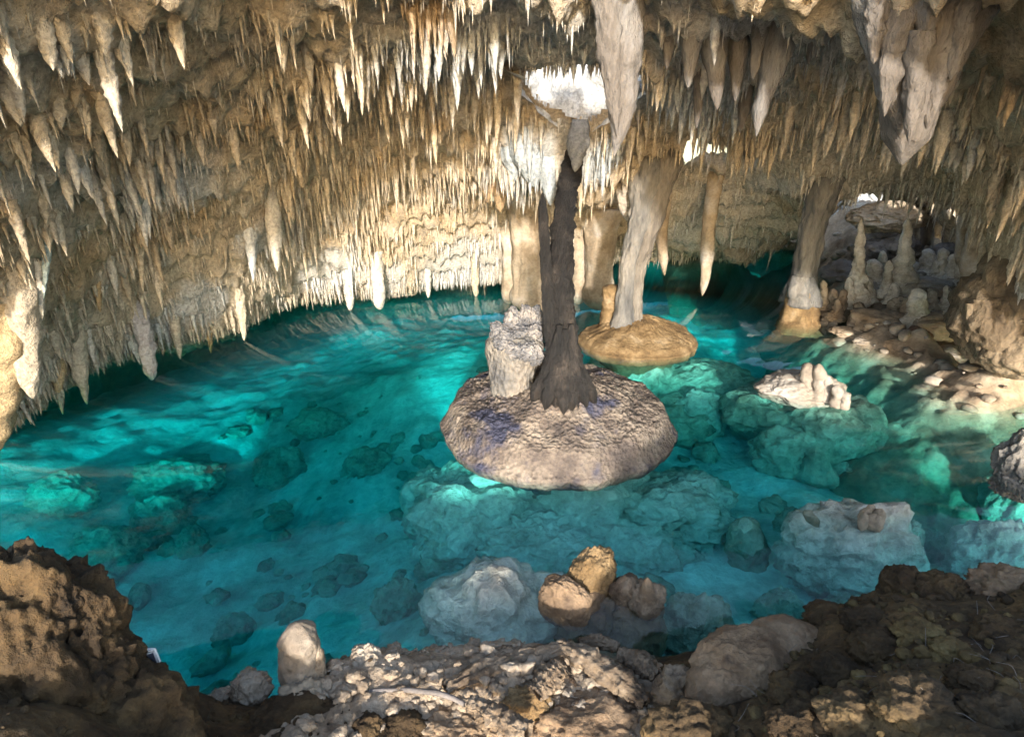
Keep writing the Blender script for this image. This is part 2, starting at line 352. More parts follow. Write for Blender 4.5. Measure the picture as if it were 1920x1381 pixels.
# ------------------------------------------------------------------ cave ceiling
ctl = [(0, -300, 3.6), (300, -300, 4.4), (600, -300, 5.1), (1000, -300, 5.2), (1250, -300, 4.9), (1550, -300, 4.4), (1920, -300, 3.3), (0, -80, 4.2), (0, 0, 4.6), (0, 200, 5.2), (0, 400, 6.0), (0, 600, 6.6), (0, 770, 7.0), (150, 0, 5.0), (150, 300, 6.8), (150, 550, 8.0), (150, 680, 8.6),
       (300, -60, 5.0), (300, 0, 5.4), (300, 150, 6.5), (300, 300, 7.9), (300, 450, 9.2), (300, 560, 9.8), (300, 635, 10.1),
       (460, 0, 6), (460, 200, 8), (460, 400, 10.3), (460, 520, 11.2), (460, 585, 11.5), (600, -60, 5.9), (600, 0, 6.5), (600, 200, 9), (600, 400, 12), (600, 490, 13.2), (600, 540, 13.7),
       (720, 0, 6.8), (720, 100, 8), (720, 250, 10.8), (720, 400, 12.8), (720, 530, 14), (850, 0, 7), (850, 130, 9), (850, 300, 11.6), (850, 410, 13.6), (850, 515, 15.1), (930, 520, 15.6),
       (930, 180, 9.6), (960, 320, 11.2), (930, 400, 14.0),
       (1000, -60, 5.8), (1000, 0, 6.8), (1000, 100, 7.6), (1060, 128, 8.0), (1060, 228, 9.7), (1180, 232, 9.7), (1180, 125, 8.0), (1000, 300, 10.2), (1100, 310, 10.2), (1010, 362, 11.8), (1120, 370, 11.8), (1000, 350, 13.0), (1010, 475, 15.4), (1120, 355, 13.2), (1120, 470, 15.8),
       (1250, -60, 5.6), (1250, 0, 6.4), (1250, 150, 8.8), (1250, 250, 10.4), (1250, 255, 11.6), (1250, 262, 13.2), (1250, 400, 15.8), (1280, 470, 17.5),
       (1400, 0, 6.2), (1400, 120, 7.6), (1400, 230, 9.5), (1400, 255, 11.2), (1400, 262, 13.2), (1400, 400, 16), (1420, 475, 18),
       (1550, -60, 5.1), (1550, 0, 5.8), (1550, 110, 7.5), (1550, 220, 9.5), (1550, 260, 11.2), (1530, 365, 12.8), (1550, 370, 15), (1500, 420, 16.5),
       (1700, 0, 5.4), (1700, 130, 7.3), (1700, 240, 9.4), (1700, 285, 11.0), (1700, 345, 12.6), (1700, 320, 14.5), (1700, 330, 17),
       (1840, 0, 4.9), (1840, 150, 6.6), (1850, 270, 8.4), (1830, 370, 10.5), (1850, 400, 13), (1850, 380, 16),
       (1920, -80, 4.0), (1920, 0, 4.5), (1920, 200, 6.2), (1920, 400, 7.6), (1920, 540, 8.3)]
cpts = [at_y(*c) for c in ctl] + [(-9, 5, .4), (-9.5, 9, .3), (-8.5, 12, .3), (-7, 15, .3), (-4, 17.2, .3), (-1.5, 17.8, .3), (-6, 4, 3.0), (-8, 4, 1.2), (0, 19, .2), (3, 20.5, .2), (6, 22, .8),
        (9, 22, .6), (12.6, 20, -.6), (12.7, 17.5, -.6), (12.8, 15, -.5), (12.6, 13, 0), (11.8, 10.8, .6), (10.5, 8.5, .6), (9.5, 6, 1.5), (7, 4.5, 3.6), (-11.8, 9, -1.6), (-11, 13.5, -1.6), (-9, 17.5, -1.6), (-5, 20.2, -1.6), (-11.5, 4, -1.2), (0, 21.8, -1.4), (4, 23, -1.2), (9, 24, -1), (14.5, 22, -1.5), (11, 22.3, -.8)]
ceil_f = TPS(cpts, 0.06)
HOLES = [(.98, 8.75, .78, .85, 3), (3.5, 13.5, 1.7, .5, 5), (9.0, 13.9, 1.7, .6, 8), (10.3, 18.2, 1.4, 1.0, 11), (.9, 13.0, 1.4, .55, 13)]  # visible skylight first; hidden openings added to light the back wall and shore
def pend(x, y, size, seed, amp, p, width):
    d, r = cells(x, y, size, seed)
    return amp * (0.25 + 0.75 * r ** 2) * np.clip(1 - d / width, 0, 1) ** p
def ceil_h(x, y):
    x = np.asarray(x, float).ravel(); y = np.asarray(y, float).ravel(); q = v3(x, y)
    wx = x + .12 * fbm(q * 1.5, 2, 31); wy = y + .12 * fbm(q * 1.5, 2, 33)
    h = ceil_f(x, y) + .35 * fbm(q * .55, 3, 41)
    s0 = .42; k = (h + .30 * fbm(q * 1.3, 3, 47)) / s0; fr = k - np.floor(k)
    h = h + .8 * s0 * (np.clip((fr - .5) * 2.8 + .5, 0, 1) - fr)
    h -= pend(wx, wy, 1.15, 2, .22, 1.1, .62) + pend(wx, wy, .40, 4, .26, 1.2, .62) + pend(wx, wy, .17, 6, .20, 1.3, .7)
    h += .05 * fbm(q * 9, 2, 43)
    b = ceil_f(x, y); hx, hy, rx, ry, _ = HOLES[0]; d = sstep(.9, 1.8, np.hypot((x - hx) / rx, (y - hy) / ry)); h = b * (1 - d) + h * d
    return np.where(b > .12, np.maximum(h, .05), np.minimum(h, b))
def hole_d(x, y):
    q = v3(x, y); d = np.full(len(q), 9.0)
    for hx, hy, rx, ry, s in HOLES:
        e = np.hypot((q[:, 0] - hx) / rx, (q[:, 1] - hy) / ry) * (1 + .18 * fbm(q * 2.2, 2, s))
        d = np.minimum(d, e)
    return d
# calcite patches; pale ones on the back right wall paint in missing light: (u, v, distance, radius m, colour, weight)
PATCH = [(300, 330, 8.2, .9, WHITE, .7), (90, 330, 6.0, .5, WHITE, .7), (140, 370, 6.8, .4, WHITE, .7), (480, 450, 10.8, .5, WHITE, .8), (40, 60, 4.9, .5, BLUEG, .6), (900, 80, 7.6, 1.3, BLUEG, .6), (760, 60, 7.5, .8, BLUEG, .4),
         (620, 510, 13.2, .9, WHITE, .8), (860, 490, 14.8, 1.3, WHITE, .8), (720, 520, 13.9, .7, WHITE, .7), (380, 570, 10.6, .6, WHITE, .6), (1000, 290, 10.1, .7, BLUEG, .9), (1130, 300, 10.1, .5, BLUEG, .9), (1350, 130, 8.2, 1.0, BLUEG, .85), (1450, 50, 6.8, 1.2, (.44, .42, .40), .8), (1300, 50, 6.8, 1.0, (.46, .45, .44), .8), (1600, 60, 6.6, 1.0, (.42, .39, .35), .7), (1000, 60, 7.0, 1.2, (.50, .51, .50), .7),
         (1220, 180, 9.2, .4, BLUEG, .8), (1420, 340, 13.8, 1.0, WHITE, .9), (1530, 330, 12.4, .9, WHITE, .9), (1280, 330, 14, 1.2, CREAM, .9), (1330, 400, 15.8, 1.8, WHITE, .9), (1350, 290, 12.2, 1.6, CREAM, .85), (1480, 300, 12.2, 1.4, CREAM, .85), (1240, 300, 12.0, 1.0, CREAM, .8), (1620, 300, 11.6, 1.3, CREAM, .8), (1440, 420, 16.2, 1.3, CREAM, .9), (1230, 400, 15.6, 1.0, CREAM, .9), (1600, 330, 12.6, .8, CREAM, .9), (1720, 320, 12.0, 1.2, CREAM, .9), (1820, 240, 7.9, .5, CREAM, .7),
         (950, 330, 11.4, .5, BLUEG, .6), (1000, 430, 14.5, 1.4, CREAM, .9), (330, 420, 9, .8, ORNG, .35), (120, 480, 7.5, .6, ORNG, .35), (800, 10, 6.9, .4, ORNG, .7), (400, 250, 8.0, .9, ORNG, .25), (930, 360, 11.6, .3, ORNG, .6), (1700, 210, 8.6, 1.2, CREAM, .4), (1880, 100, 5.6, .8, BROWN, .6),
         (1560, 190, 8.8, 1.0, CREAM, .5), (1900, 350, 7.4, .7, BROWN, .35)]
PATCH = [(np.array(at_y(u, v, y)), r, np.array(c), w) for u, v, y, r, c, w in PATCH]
def ceil_color(P):
    n = fbm(P * np.array([.7, .7, .45]), 3, 61); n2 = fbm(P * np.array([2.2, 2.2, .9]), 3, 63); n3 = fbm(P * np.array([1.1, 1.1, .5]), 3, 65); n4 = perlin(P * np.array([6, 6, 1.5]), 67)
    c = np.array(TAN)[None] * (1 + .25 * n4)[:, None]
    def mixc(c, k, w): return c * (1 - w)[:, None] + np.array(k)[None] * w[:, None]
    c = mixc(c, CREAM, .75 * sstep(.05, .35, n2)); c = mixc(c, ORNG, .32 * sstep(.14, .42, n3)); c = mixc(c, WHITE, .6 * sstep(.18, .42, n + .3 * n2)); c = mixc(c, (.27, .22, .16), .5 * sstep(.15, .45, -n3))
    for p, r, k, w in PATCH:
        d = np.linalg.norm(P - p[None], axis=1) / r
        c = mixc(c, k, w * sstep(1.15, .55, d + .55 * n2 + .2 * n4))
    return np.clip(c, .02, .85)
STEP = .049
xs = np.arange(-12.6, 13.5, STEP); ys = np.arange(2.2, 24, STEP); nx, ny = len(xs), len(ys)
gx, gy = np.meshgrid(xs, ys)
V = v3(gx, gy)
# the mouth of the cave: nothing overhead nearer than the top of the frame
def edge_y(x, y):
    """forward distance of the roof's ragged front edge along the bearing of a point"""
    b = np.clip(x / np.maximum(y, .5), -2, 2)
    return np.interp(b, [-1.6, -.78, -.53, -.3, 0, .25, .5, .66, .82, 1.6], [3.5, 3.6, 4.4, 5.2, 5.4, 5.0, 4.4, 4.0, 3.3, 2.6])
edge = edge_y(V[:, 0], V[:, 1]) + .25 * fbm(v3(V[:, 0], V[:, 1]) * 1.2, 3, 71)
keep = (V[:, 1] > edge) & (np.abs(V[:, 0]) < 1.25 * V[:, 1] + 2.5) & (hole_d(V[:, 0], V[:, 1]) > 1.0) & (np.abs(V[:, 0]) < 12.9)
F = grid_faces(nx, ny, True); F = F[keep[F].all(1)]
used = np.unique(F); remap = np.full(len(V), -1); remap[used] = np.arange(len(used))
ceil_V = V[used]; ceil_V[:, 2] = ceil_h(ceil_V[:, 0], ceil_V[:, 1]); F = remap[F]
ceiling = link('cave_ceiling', new_mesh('cave_ceiling', ceil_V, F, ceil_color(ceil_V) * np.array([.80, .765, .72])[None]), M['calcite'], kind='structure', label='tan limestone cave ceiling bristling with stalactites')  # bedrock browner than the stalactites, its colour darkened to deepen the shade between them

# collars of the roof openings
for k, (hx, hy, rx, ry, s) in enumerate(HOLES):
    if k not in (0, 3): continue
    nt, nr = 170, 40
    th = np.linspace(0, 2 * math.pi, nt, endpoint=False)
    rows = []
    for j in range(nr):
        f = j / (nr - 1)
        g = 1.06 + .75 * f
        x = hx + rx * g * np.cos(th); y = hy + ry * g * np.sin(th)
        zb = ceil_h(hx + rx * 1.06 * np.cos(th), hy + ry * 1.06 * np.sin(th))
        z = zb - .12 * (1 - f) + f * (.08 + 2.4 * np.clip(.25 + np.sin(th), 0, 1))
        rows.append(np.stack([x, y, z], 1))
    V = np.concatenate(rows); q = V.copy()
    d = (.16 * ridged(q * 1.6, 3, s) + .10 * fbm(q * 5, 3, s + 5))[:, None] * np.stack([(V[:, 0] - hx), (V[:, 1] - hy), 0 * V[:, 0]], 1)
    V = V + d; V[:, 2] += .1 * fbm(q * 3, 2, s + 1)
    i = np.arange(nt * nr).reshape(nr, nt); jn = np.roll(i, -1, 1)
    F = np.stack([i[:-1].ravel(), i[1:].ravel(), jn[1:].ravel(), jn[:-1].ravel()], 1)
    c = np.tile(np.array((.50, .49, .46)), (len(V), 1)) * (1 + .35 * fbm(q * 4, 3, 79))[:, None]; o = sstep(.15, .35, fbm(q * np.array([1.4, 1.4, 2.6]), 3, 77)); c = c * (1 - .6 * o[:, None]) + .6 * o[:, None] * np.array(ORNG)
    F = F[np.sin(th[F[:, 0] % nt]) > -.35]
    part('skylight_rim', new_mesh('skylight_rim', V, F, c), M['calcite'], ceiling)

# ------------------------------------------------------------------ stalactites
rng = np.random.RandomState(11)
def templates(n, sides=4, rings=5):
    out = []
    for k in range(n):
        s = np.linspace(0, 1, rings)
        prof = (1 - s ** (1.1 + .8 * rng.rand())) * (1 + .25 * np.sin(s * rng.uniform(4, 12) + rng.rand() * 6)); prof = np.maximum(prof, .03)
        prof[0] *= 1.35
        th = np.linspace(0, 2 * math.pi, sides, endpoint=False)
        T, Sg = np.meshgrid(th, s)
        q = np.stack([np.cos(T).ravel(), np.sin(T).ravel(), Sg.ravel() * 3], 1)
        r = np.repeat(prof, sides) * (1 + .45 * fbm(q * 1.5, 2, 200 + k) * 1.6)
        bend = .5 * rng.normal() * s ** 2
        V = np.stack([np.cos(T).ravel() * r + np.repeat(bend, sides), np.sin(T).ravel() * r, -Sg.ravel()], 1)
        V = np.concatenate([V, [[bend[-1], 0, -1.03]]])
        i = np.arange(rings * sides).reshape(rings, sides); j = np.roll(i, -1, 1)
        Q = np.stack([i[:-1].ravel(), i[1:].ravel(), j[1:].ravel(), j[:-1].ravel()], 1)
        Tt = np.stack([np.full(sides, rings * sides), j[-1], i[-1]], 1)
        out.append((V, Q, Tt))
    return out
TPL = templates(18)
NS = 205000
sx = rng.uniform(-10.5, 11.5, NS); sy = rng.uniform(2.8, 21, NS); q = v3(sx, sy)
# they gather in rows and clumps with barer rock between, thinner out towards the back
pr = np.clip(1.1 - (sy - 5) * .04, .3, 1) * (1 - .55 * sstep(8.5, 12.5, sy) * sstep(.5, 2.5, sx)) * (.10 + .90 * sstep(.05, .75, ridged(q * 1.5 + .3 * fbm(q * .8, 2, 87)[:, None], 2, 85))) * sstep(.42, .12, fbm(q * .8, 2, 81))
ok = (rng.rand(NS) < pr) & (hole_d(sx, sy) > 1.12) & (sy > edge_y(sx, sy) + .05) & ((np.hypot(sx - .98, (sy - 8.75)) > 1.25) | (rng.rand(NS) < .3))
# nothing behind the hem on the water side of the left wall
sx, sy = sx[ok], sy[ok]
sz = ceil_h(sx, sy)
sw = CT * sy - ST * (sz - 4); su = 960 + FPX * sx / sw; sv = 690.5 - FPX * (ST * sy + CT * (sz - 4)) / sw
ok = (sz > .28) & ~((sx > 2.5) & (sy < 5.7)) & (su > -220) & (su < 2140) & (sv > -160) & (rng.rand(len(sx)) < .92); sx, sy, sz, sv = sx[ok], sy[ok], sz[ok], sv[ok]
steep = np.abs(ceil_h(sx, sy + .05) - ceil_h(sx, sy - .05)) / .1
ok = rng.rand(len(sx)) < .22 + .78 * sstep(.3, 1.5, steep); sx, sy, sz, sv = sx[ok], sy[ok], sz[ok], sv[ok]
back = sstep(12.3, 13.5, sy) * sstep(.5, 2, sx)
ln = np.clip(.17 * (1 - .45 * back) * np.exp(.55 * rng.normal(size=len(sx))) * (.5 + 1.0 * sstep(-.35, .35, fbm(v3(sx, sy) * .5, 2, 89))), .05, .50)
near = sstep(9.5, 5.0, sy) * .3; ln *= (1 - near) * np.where(sv < 25, .55, 1)
stub = rng.rand(len(sx)) < .35
ln = np.where(stub, ln * .6, ln * rng.uniform(.7, 1.5, len(sx)))
rd = ln * np.where(stub, rng.uniform(.2, .38, len(sx)), rng.uniform(.06, .15, len(sx))); rd = np.clip(rd, .012, .05)
ln = np.minimum(ln, sz - .04)
fx = np.concatenate([rng.uniform(-8.5, 1.6, 26000), rng.uniform(1, 8.5, 9000)]); fy = np.concatenate([rng.uniform(5.5, 17, 26000), rng.uniform(14.5, 19, 9000)])
fb = ceil_f(fx, fy); ok = (fb > .1) & (fb < .75); fx, fy = fx[ok], fy[ok]; fz = ceil_h(fx, fy); ok = (fz > .16) & (fz < .95); fx, fy, fz = fx[ok][:3600], fy[ok][:3600], fz[ok][:3600]
fl = np.minimum(np.clip(.20 * np.exp(.5 * rng.normal(size=len(fx))), .08, .55), np.maximum(fz - .11, .03))
sx, sy, sz, ln = np.concatenate([sx, fx]), np.concatenate([sy, fy]), np.concatenate([sz, fz]), np.concatenate([ln, fl]); rd = np.concatenate([rd, np.clip(fl * rng.uniform(.1, .24, len(fx)), .015, .05)])
ht = rng.uniform(0, 6.283, 230); he = rng.uniform(1.03, 1.22, 230); hx = HOLES[0][0] + HOLES[0][2] * he * np.cos(ht); hy = HOLES[0][1] + HOLES[0][3] * he * np.sin(ht); hz = ceil_h(hx, hy); hl = rng.uniform(.04, .17, 230) * np.where(np.sin(ht) < .2, 1, .5)
sx, sy, sz, ln = np.concatenate([sx, hx]), np.concatenate([sy, hy]), np.concatenate([sz, hz]), np.concatenate([ln, hl]); rd = np.concatenate([rd, np.clip(hl * .2, .012, .035)])
base = np.stack([sx, sy, sz + .06], 1)
cols = ceil_color(np.stack([sx, sy, sz - ln * .3], 1)) * rng.uniform(.8, 1.15, (len(sx), 1))
# the 300 largest in view become parts of their own
uu = 960 + FPX * (sx / (CT * sy - ST * (sz - 4))); vv = 690.5 - FPX * ((ST * sy + CT * (sz - 4)) / (CT * sy - ST * (sz - 4)))
inv = (uu > 0) & (uu < 1920) & (vv > -20) & (vv < 700)
score = np.where(inv, ln * rd / sy ** 2, 0); order = np.argsort(-score); single = order[:300]; rest = order[300:]
for i in single:
    V, F = sweep_v([(sx[i], sy[i], sz[i] + .10), (sx[i], sy[i], sz[i] - ln[i] * .4), (sx[i] + rng.normal() * .015, sy[i], sz[i] - ln[i])], [rd[i] * 1.35, rd[i], rd[i] * .12], 10, 18, int(i) % 97, flute=.22, lump=.34, lump_f=2.0, fine=.13)
    part('stalactite', new_mesh('stalactite', V, F, np.tile(cols[i], (len(V), 1))), M['calcite'], ceiling)
Vs, Qs, Ts, Cs, o = [], [], [], [], 0
ti = rng.randint(0, len(TPL), len(sx)); an = rng.uniform(0, 6.28, len(sx))
for t, (TV, TQ, TT) in enumerate(TPL):
    idx = rest[ti[rest] == t]; n = len(idx)
    c, s = np.cos(an[idx])[:, None], np.sin(an[idx])[:, None]
    X = (TV[None, :, 0] * c - TV[None, :, 1] * s) * rd[idx][:, None]; Y = (TV[None, :, 0] * s + TV[None, :, 1] * c) * rd[idx][:, None]; Z = TV[None, :, 2] * (ln[idx] + .06)[:, None]
    W = np.stack([X, Y, Z], 2) + base[idx][:, None, :]
    k = len(TV); off = o + np.arange(n)[:, None, None] * k
    Vs.append(W.reshape(-1, 3)); Qs.append((TQ[None] + off).reshape(-1, 4)); Ts.append((TT[None] + off).reshape(-1, 3)); Cs.append(np.repeat(cols[idx], k, 0)); o += n * k
part('small_stalactites', new_mesh('small_stalactites', np.concatenate(Vs), [np.concatenate(Qs), np.concatenate(Ts)], np.concatenate(Cs)), M['calcite'], ceiling, kind='stuff')
print('stalactites', len(sx))

# ------------------------------------------------------------------ builders for stone things
def rock_at(name, label, cat, u, v, z, rpx, fy, rz, mat, parent=None, group=None, **k):
    """a boulder whose middle shows at (u, v) and lies at height z; rpx half width in pixels, fy depth ratio, rz half height in metres"""
    c = at_z(u, v, z); rx = msize(rpx, u, v, c[1])
    V, F = rock_v((0, 0, 0), (rx, rx * fy, rz), **k)
    if parent is not None: return part(name, new_mesh(name, V + np.array(c), F), mat, parent, label)
    o = link(name, new_mesh(name, V, F), mat, None, label, cat, group); o.location = c
    return o
def stal_at(name, label, cat, u, vb, vt, zb, rpx, mat, ut=None, prof=(1.25, 1.0, .85, .6, .22), parent=None, group=None, **k):
    """a stalagmite with its foot at (u, vb), height zb, and its tip at picture height vt"""
    b = np.array(at_z(u, vb, zb)); t = np.array(at_y(ut or u, vt, b[1])); r = msize(rpx, u, vb, b[1])
    n = len(prof); pth = [tuple((t - b) * i / (n - 1) - np.array([0, 0, .12 if i == 0 else 0])) for i in range(n)]
    kw = dict(sides=18, rings=30, flute=.10, lump=.16, lump_f=2.2, fine=.07, band=.07); kw.update(k)
    V, F = sweep_v(pth, [r * p for p in prof], **kw)
    if parent is not None: return part(name, new_mesh(name, V + b, F), mat, parent, label)
    o = link(name, new_mesh(name, V, F), mat, None, label, cat, group); o.location = tuple(b)
    return o
def hang_at(name, label, cat, pts, px, y, mat, parent=None, colors=None, group=None, attach=None, **k):
    """a body that follows picture points at distance y with half widths px"""
    P = np.array(ppath(pts, y)); r = prad(px, pts, y)
    if parent is ceiling if attach is None else attach:      # carry the body up into the roof above it
        top = float(ceil_h([P[0, 0]], [P[0, 1]])[0]) + .3
        if top > P[0, 2] + .05: P = np.concatenate([[[P[0, 0], P[0, 1], top]], P]); r = [r[0] * 1.25] + list(r)
    kw = dict(sides=22, rings=46, flute=.14, fl_n=4, lump=.14, lump_f=1.6, fine=.05); kw.update(k)
    if parent is not None:
        V, F = sweep_v(P, r, **kw)
        return part(name, new_mesh(name, V, F, None if colors is None else np.tile(np.array(colors), (len(V), 1))), mat, parent, label)
    V, F = sweep_v(P - P[-1], r, **kw)
    o = link(name, new_mesh(name, V, F, None if colors is None else np.tile(np.array(colors), (len(V), 1))), mat, None, label, cat, group); o.location = tuple(P[-1])
    return o

# ------------------------------------------------------------------ big hanging stalactites
g = empty('giant_stalactite', at_y(1160, 290, 6.2), 'long fluted grey stalactite hanging beside the bright skylight', 'stalactite')
hang_at('lobe', None, None, [(1172, -130), (1172, 0), (1170, 120), (1166, 220), (1152, 292)], [30, 31, 27, 20, 4], 6.2, M['greystone'], g, seed=3, flute=.30, fl_n=6, lump=.24, fine=.10, sides=30, rings=70)
hang_at('lobe', None, None, [(1136, -130), (1137, 0), (1143, 110), (1152, 200), (1157, 255)], [20, 21, 18, 11, 3], 6.1, M['greystone'], g, seed=6, flute=.30, fl_n=6, lump=.24, fine=.10, sides=26, rings=60)
g = empty('giant_stalactite', at_y(1690, 305, 5.0), 'huge smooth grey-brown pendant stalactite made of three merged lobes', 'stalactite')
hang_at('lobe', None, None, [(1745, -160), (1735, 0), (1722, 110), (1712, 190), (1700, 260), (1690, 308)], [96, 79, 63, 49, 33, 12], 5.05, M['greystone'], g, seed=13, flute=.24, fl_n=6, fine=.09, lump=.2, lump_f=1.2, sides=36, rings=80)
hang_at('lobe', None, None, [(1890, -130), (1835, 0), (1790, 80), (1752, 160), (1728, 230), (1712, 280)], [42, 38, 30, 24, 15, 5], 4.95, M['greystone'], g, seed=15, flute=.24, fl_n=6, fine=.10, lump=.22, sides=28, rings=70)
hang_at('lobe', None, None, [(1625, -130), (1640, 0), (1660, 90), (1676, 180), (1688, 260)], [42, 36, 30, 22, 5], 4.9, M['greystone'], g, seed=17, flute=.24, fl_n=6, fine=.10, lump=.22, sides=28, rings=70)
for i, (pts, px, y) in enumerate([([(1690, 10), (1668, 140), (1658, 218)], [26, 18, 4], 4.8), ([(1768, 30), (1752, 160), (1738, 240)], [26, 19, 4], 4.85), ([(1812, -20), (1796, 90), (1782, 150)], [24, 15, 4], 4.75), ([(1722, 60), (1712, 190), (1704, 268)], [22, 16, 4], 4.72), ([(1645, -20), (1640, 60), (1638, 120)], [20, 14, 4], 4.8), ([(1740, -40), (1735, 40), (1731, 105)], [24, 16, 4], 4.7)]):
    hang_at('drip', None, None, pts, px, y, M['greystone'], g, seed=180 + i, flute=.26, fl_n=6, lump=.3, fine=.12, sides=22, rings=44)
for i, (pts, px, y) in enumerate([([(1505, -60), (1470, 60), (1445, 150), (1425, 205), (1418, 255)], [24, 26, 18, 13, 4], 6.4), ([(1298, -60), (1296, 70), (1290, 165)], [26, 20, 5], 6.6), ([(1335, -60), (1338, 100), (1345, 205)], [28, 22, 5], 6.7),
        ([(1388, -60), (1386, 90), (1378, 190)], [24, 20, 5], 6.8), ([(1432, -60), (1428, 60), (1412, 150)], [22, 18, 5], 6.5), ([(1560, -60), (1556, 20), (1548, 85)], [24, 18, 4], 6.0), ([(1600, -60), (1598, 20), (1590, 95)], [20, 15, 4], 6.0),
        ([(1258, -60), (1256, 60), (1250, 130)], [20, 16, 4], 6.9), ([(1480, -60), (1470, 40), (1452, 125)], [20, 15, 4], 6.9), ([(1530, -60), (1524, 40), (1515, 120)], [18, 14, 4], 6.6), ([(1318, 40), (1312, 150), (1306, 240)], [16, 12, 3], 7.6), ([(1405, 90), (1396, 200), (1388, 250)], [16, 11, 3], 7.8)]):
    hang_at('stalactite', 'grey fluted stalactite', None, pts, px, y, M['greystone'], ceiling, seed=20 + i, flute=.16, lump=.18, sides=20, rings=40)
# large drips of the left wall
for i, (pts, px, y, c) in enumerate([([(-30, 330), (20, 480), (45, 620), (62, 745)], [36, 34, 30, 12], 6.5, (.46, .38, .28)), ([(60, 370), (70, 480), (80, 600)], [14, 13, 4], 6.6, CREAM), ([(84, 380), (88, 480), (82, 560)], [12, 11, 3], 6.6, (.40, .46, .42)),
        ([(115, 520), (140, 640), (163, 757)], [32, 30, 5], 8.3, TAN), ([(95, 480), (105, 620), (110, 735)], [26, 24, 14], 7.9, (.50, .35, .18)), ([(462, 360), (468, 430), (475, 528)], [17, 20, 4], 10.6, WHITE), ([(508, 372), (514, 430), (520, 508)], [17, 20, 6], 10.6, CREAM),
        ([(232, 380), (242, 460), (252, 528)], [13, 11, 3], 8.7, TAN), ([(255, 390), (262, 460), (268, 545)], [11, 10, 3], 8.7, TAN), ([(170, 440), (180, 520), (188, 585)], [16, 14, 4], 8.2, (.45, .30, .15)), ([(255, 560), (275, 650), (285, 712)], [24, 22, 12], 9.4, (.46, .40, .36)),
        ([(385, 560), (392, 620), (396, 662)], [9, 8, 3], 10.9, (.46, .30, .14)), ([(320, 560), (330, 620), (338, 672)], [14, 12, 5], 10.2, TAN), ([(450, 560), (455, 600), (458, 638)], [13, 11, 4], 11.2, TAN), ([(650, 500), (655, 545), (657, 582)], [14, 13, 8], 13.4, CREAM),
        ([(706, 500), (710, 545), (712, 580)], [18, 17, 13], 13.4, CREAM), ([(800, 480), (802, 520), (803, 558)], [11, 10, 5], 14.4, CREAM), ([(890, 480), (891, 520), (892, 556)], [11, 10, 7], 14.8, TAN), ([(20, 640), (-5, 740), (-20, 860)], [45, 40, 20], 6.5, (.46, .33, .18)), ([(105, 690), (112, 740), (118, 776)], [9, 8, 3], 8.0, TAN)]):
    hang_at('stalactite', None, None, pts, [p * (.62 if i not in (0, 18) else .9) for p in px], y, M['calcite'], ceiling, colors=c, seed=40 + i, flute=.20, fl_n=5, lump=.3, fine=.12, sides=22, rings=44)
# grey mass above the dark column
for i, (pts, px, y, c) in enumerate([([(985, 215), (990, 290), (1000, 350)], [32, 34, 8], 10.2, BLUEG), ([(1025, 215), (1028, 300), (1032, 385)], [28, 26, 5], 10.2, BLUEG), ([(1088, 224, 9.66), (1084, 270, 9.5), (1078, 322, 9.2)], [14, 20, 5], 9.66, (.22, .215, .20)), ([(960, 240), (962, 300), (965, 340)], [22, 20, 4], 10.4, BLUEG),
        ([(1120, 225), (1122, 290), (1124, 338)], [24, 22, 5], 10.3, BLUEG), ([(1050, 230), (1050, 300), (1048, 352)], [22, 20, 5], 10.3, (.44, .44, .42)), ([(1000, 225), (1008, 260), (1012, 290)], [40, 34, 10], 10.1, (.44, .40, .34)), ([(1150, 235), (1152, 280), (1154, 316)], [18, 16, 4], 10.4, TAN),
        ([(940, 325), (938, 360), (938, 398)], [16, 14, 3], 11.6, (.36, .25, .14)), ([(915, 320), (914, 350), (914, 380)], [14, 12, 3], 11.7, (.36, .25, .14))]):
    hang_at('stalactite', None, None, pts, px, y, M['calcite'], ceiling, colors=c, attach=i != 2, seed=70 + i, flute=.18, lump=.2, fine=.07, sides=22, rings=40)
# rounded bulge over the second column, hanging drips at the back
hang_at('ceiling_flare', None, None, [(1176, 350), (1178, 385), (1182, 420)], [24, 20, 5], 11.6, M['calcite'], ceiling, colors=(.46, .40, .33), seed=33, flute=.14, lump=.25, sides=40, rings=50)
hang_at('long_drip', 'slim tan stalactite reaching down almost to the water', 'stalactite', [(1328, 430), (1326, 480), (1322, 520), (1317, 553)], [11, 11, 8, 5], 14.7, M['calcite_rock'], attach=True, seed=91, flute=.2)
hang_at('pale_drip', 'stubby pale stalactite right of the leaning column', 'stalactite', [(1240, 450), (1243, 480), (1246, 516)], [9, 9, 4], 13.6, M['calcite_rock'], attach=True, seed=92, flute=.2)
rock_at('shell_drapery', 'rounded shell-like pale drapery low on the back wall', 'drapery', 1385, 462, .85, 28, .6, .5, M['calcite_rock'], seed=93, sub=6, rough=.12, crag=.08)

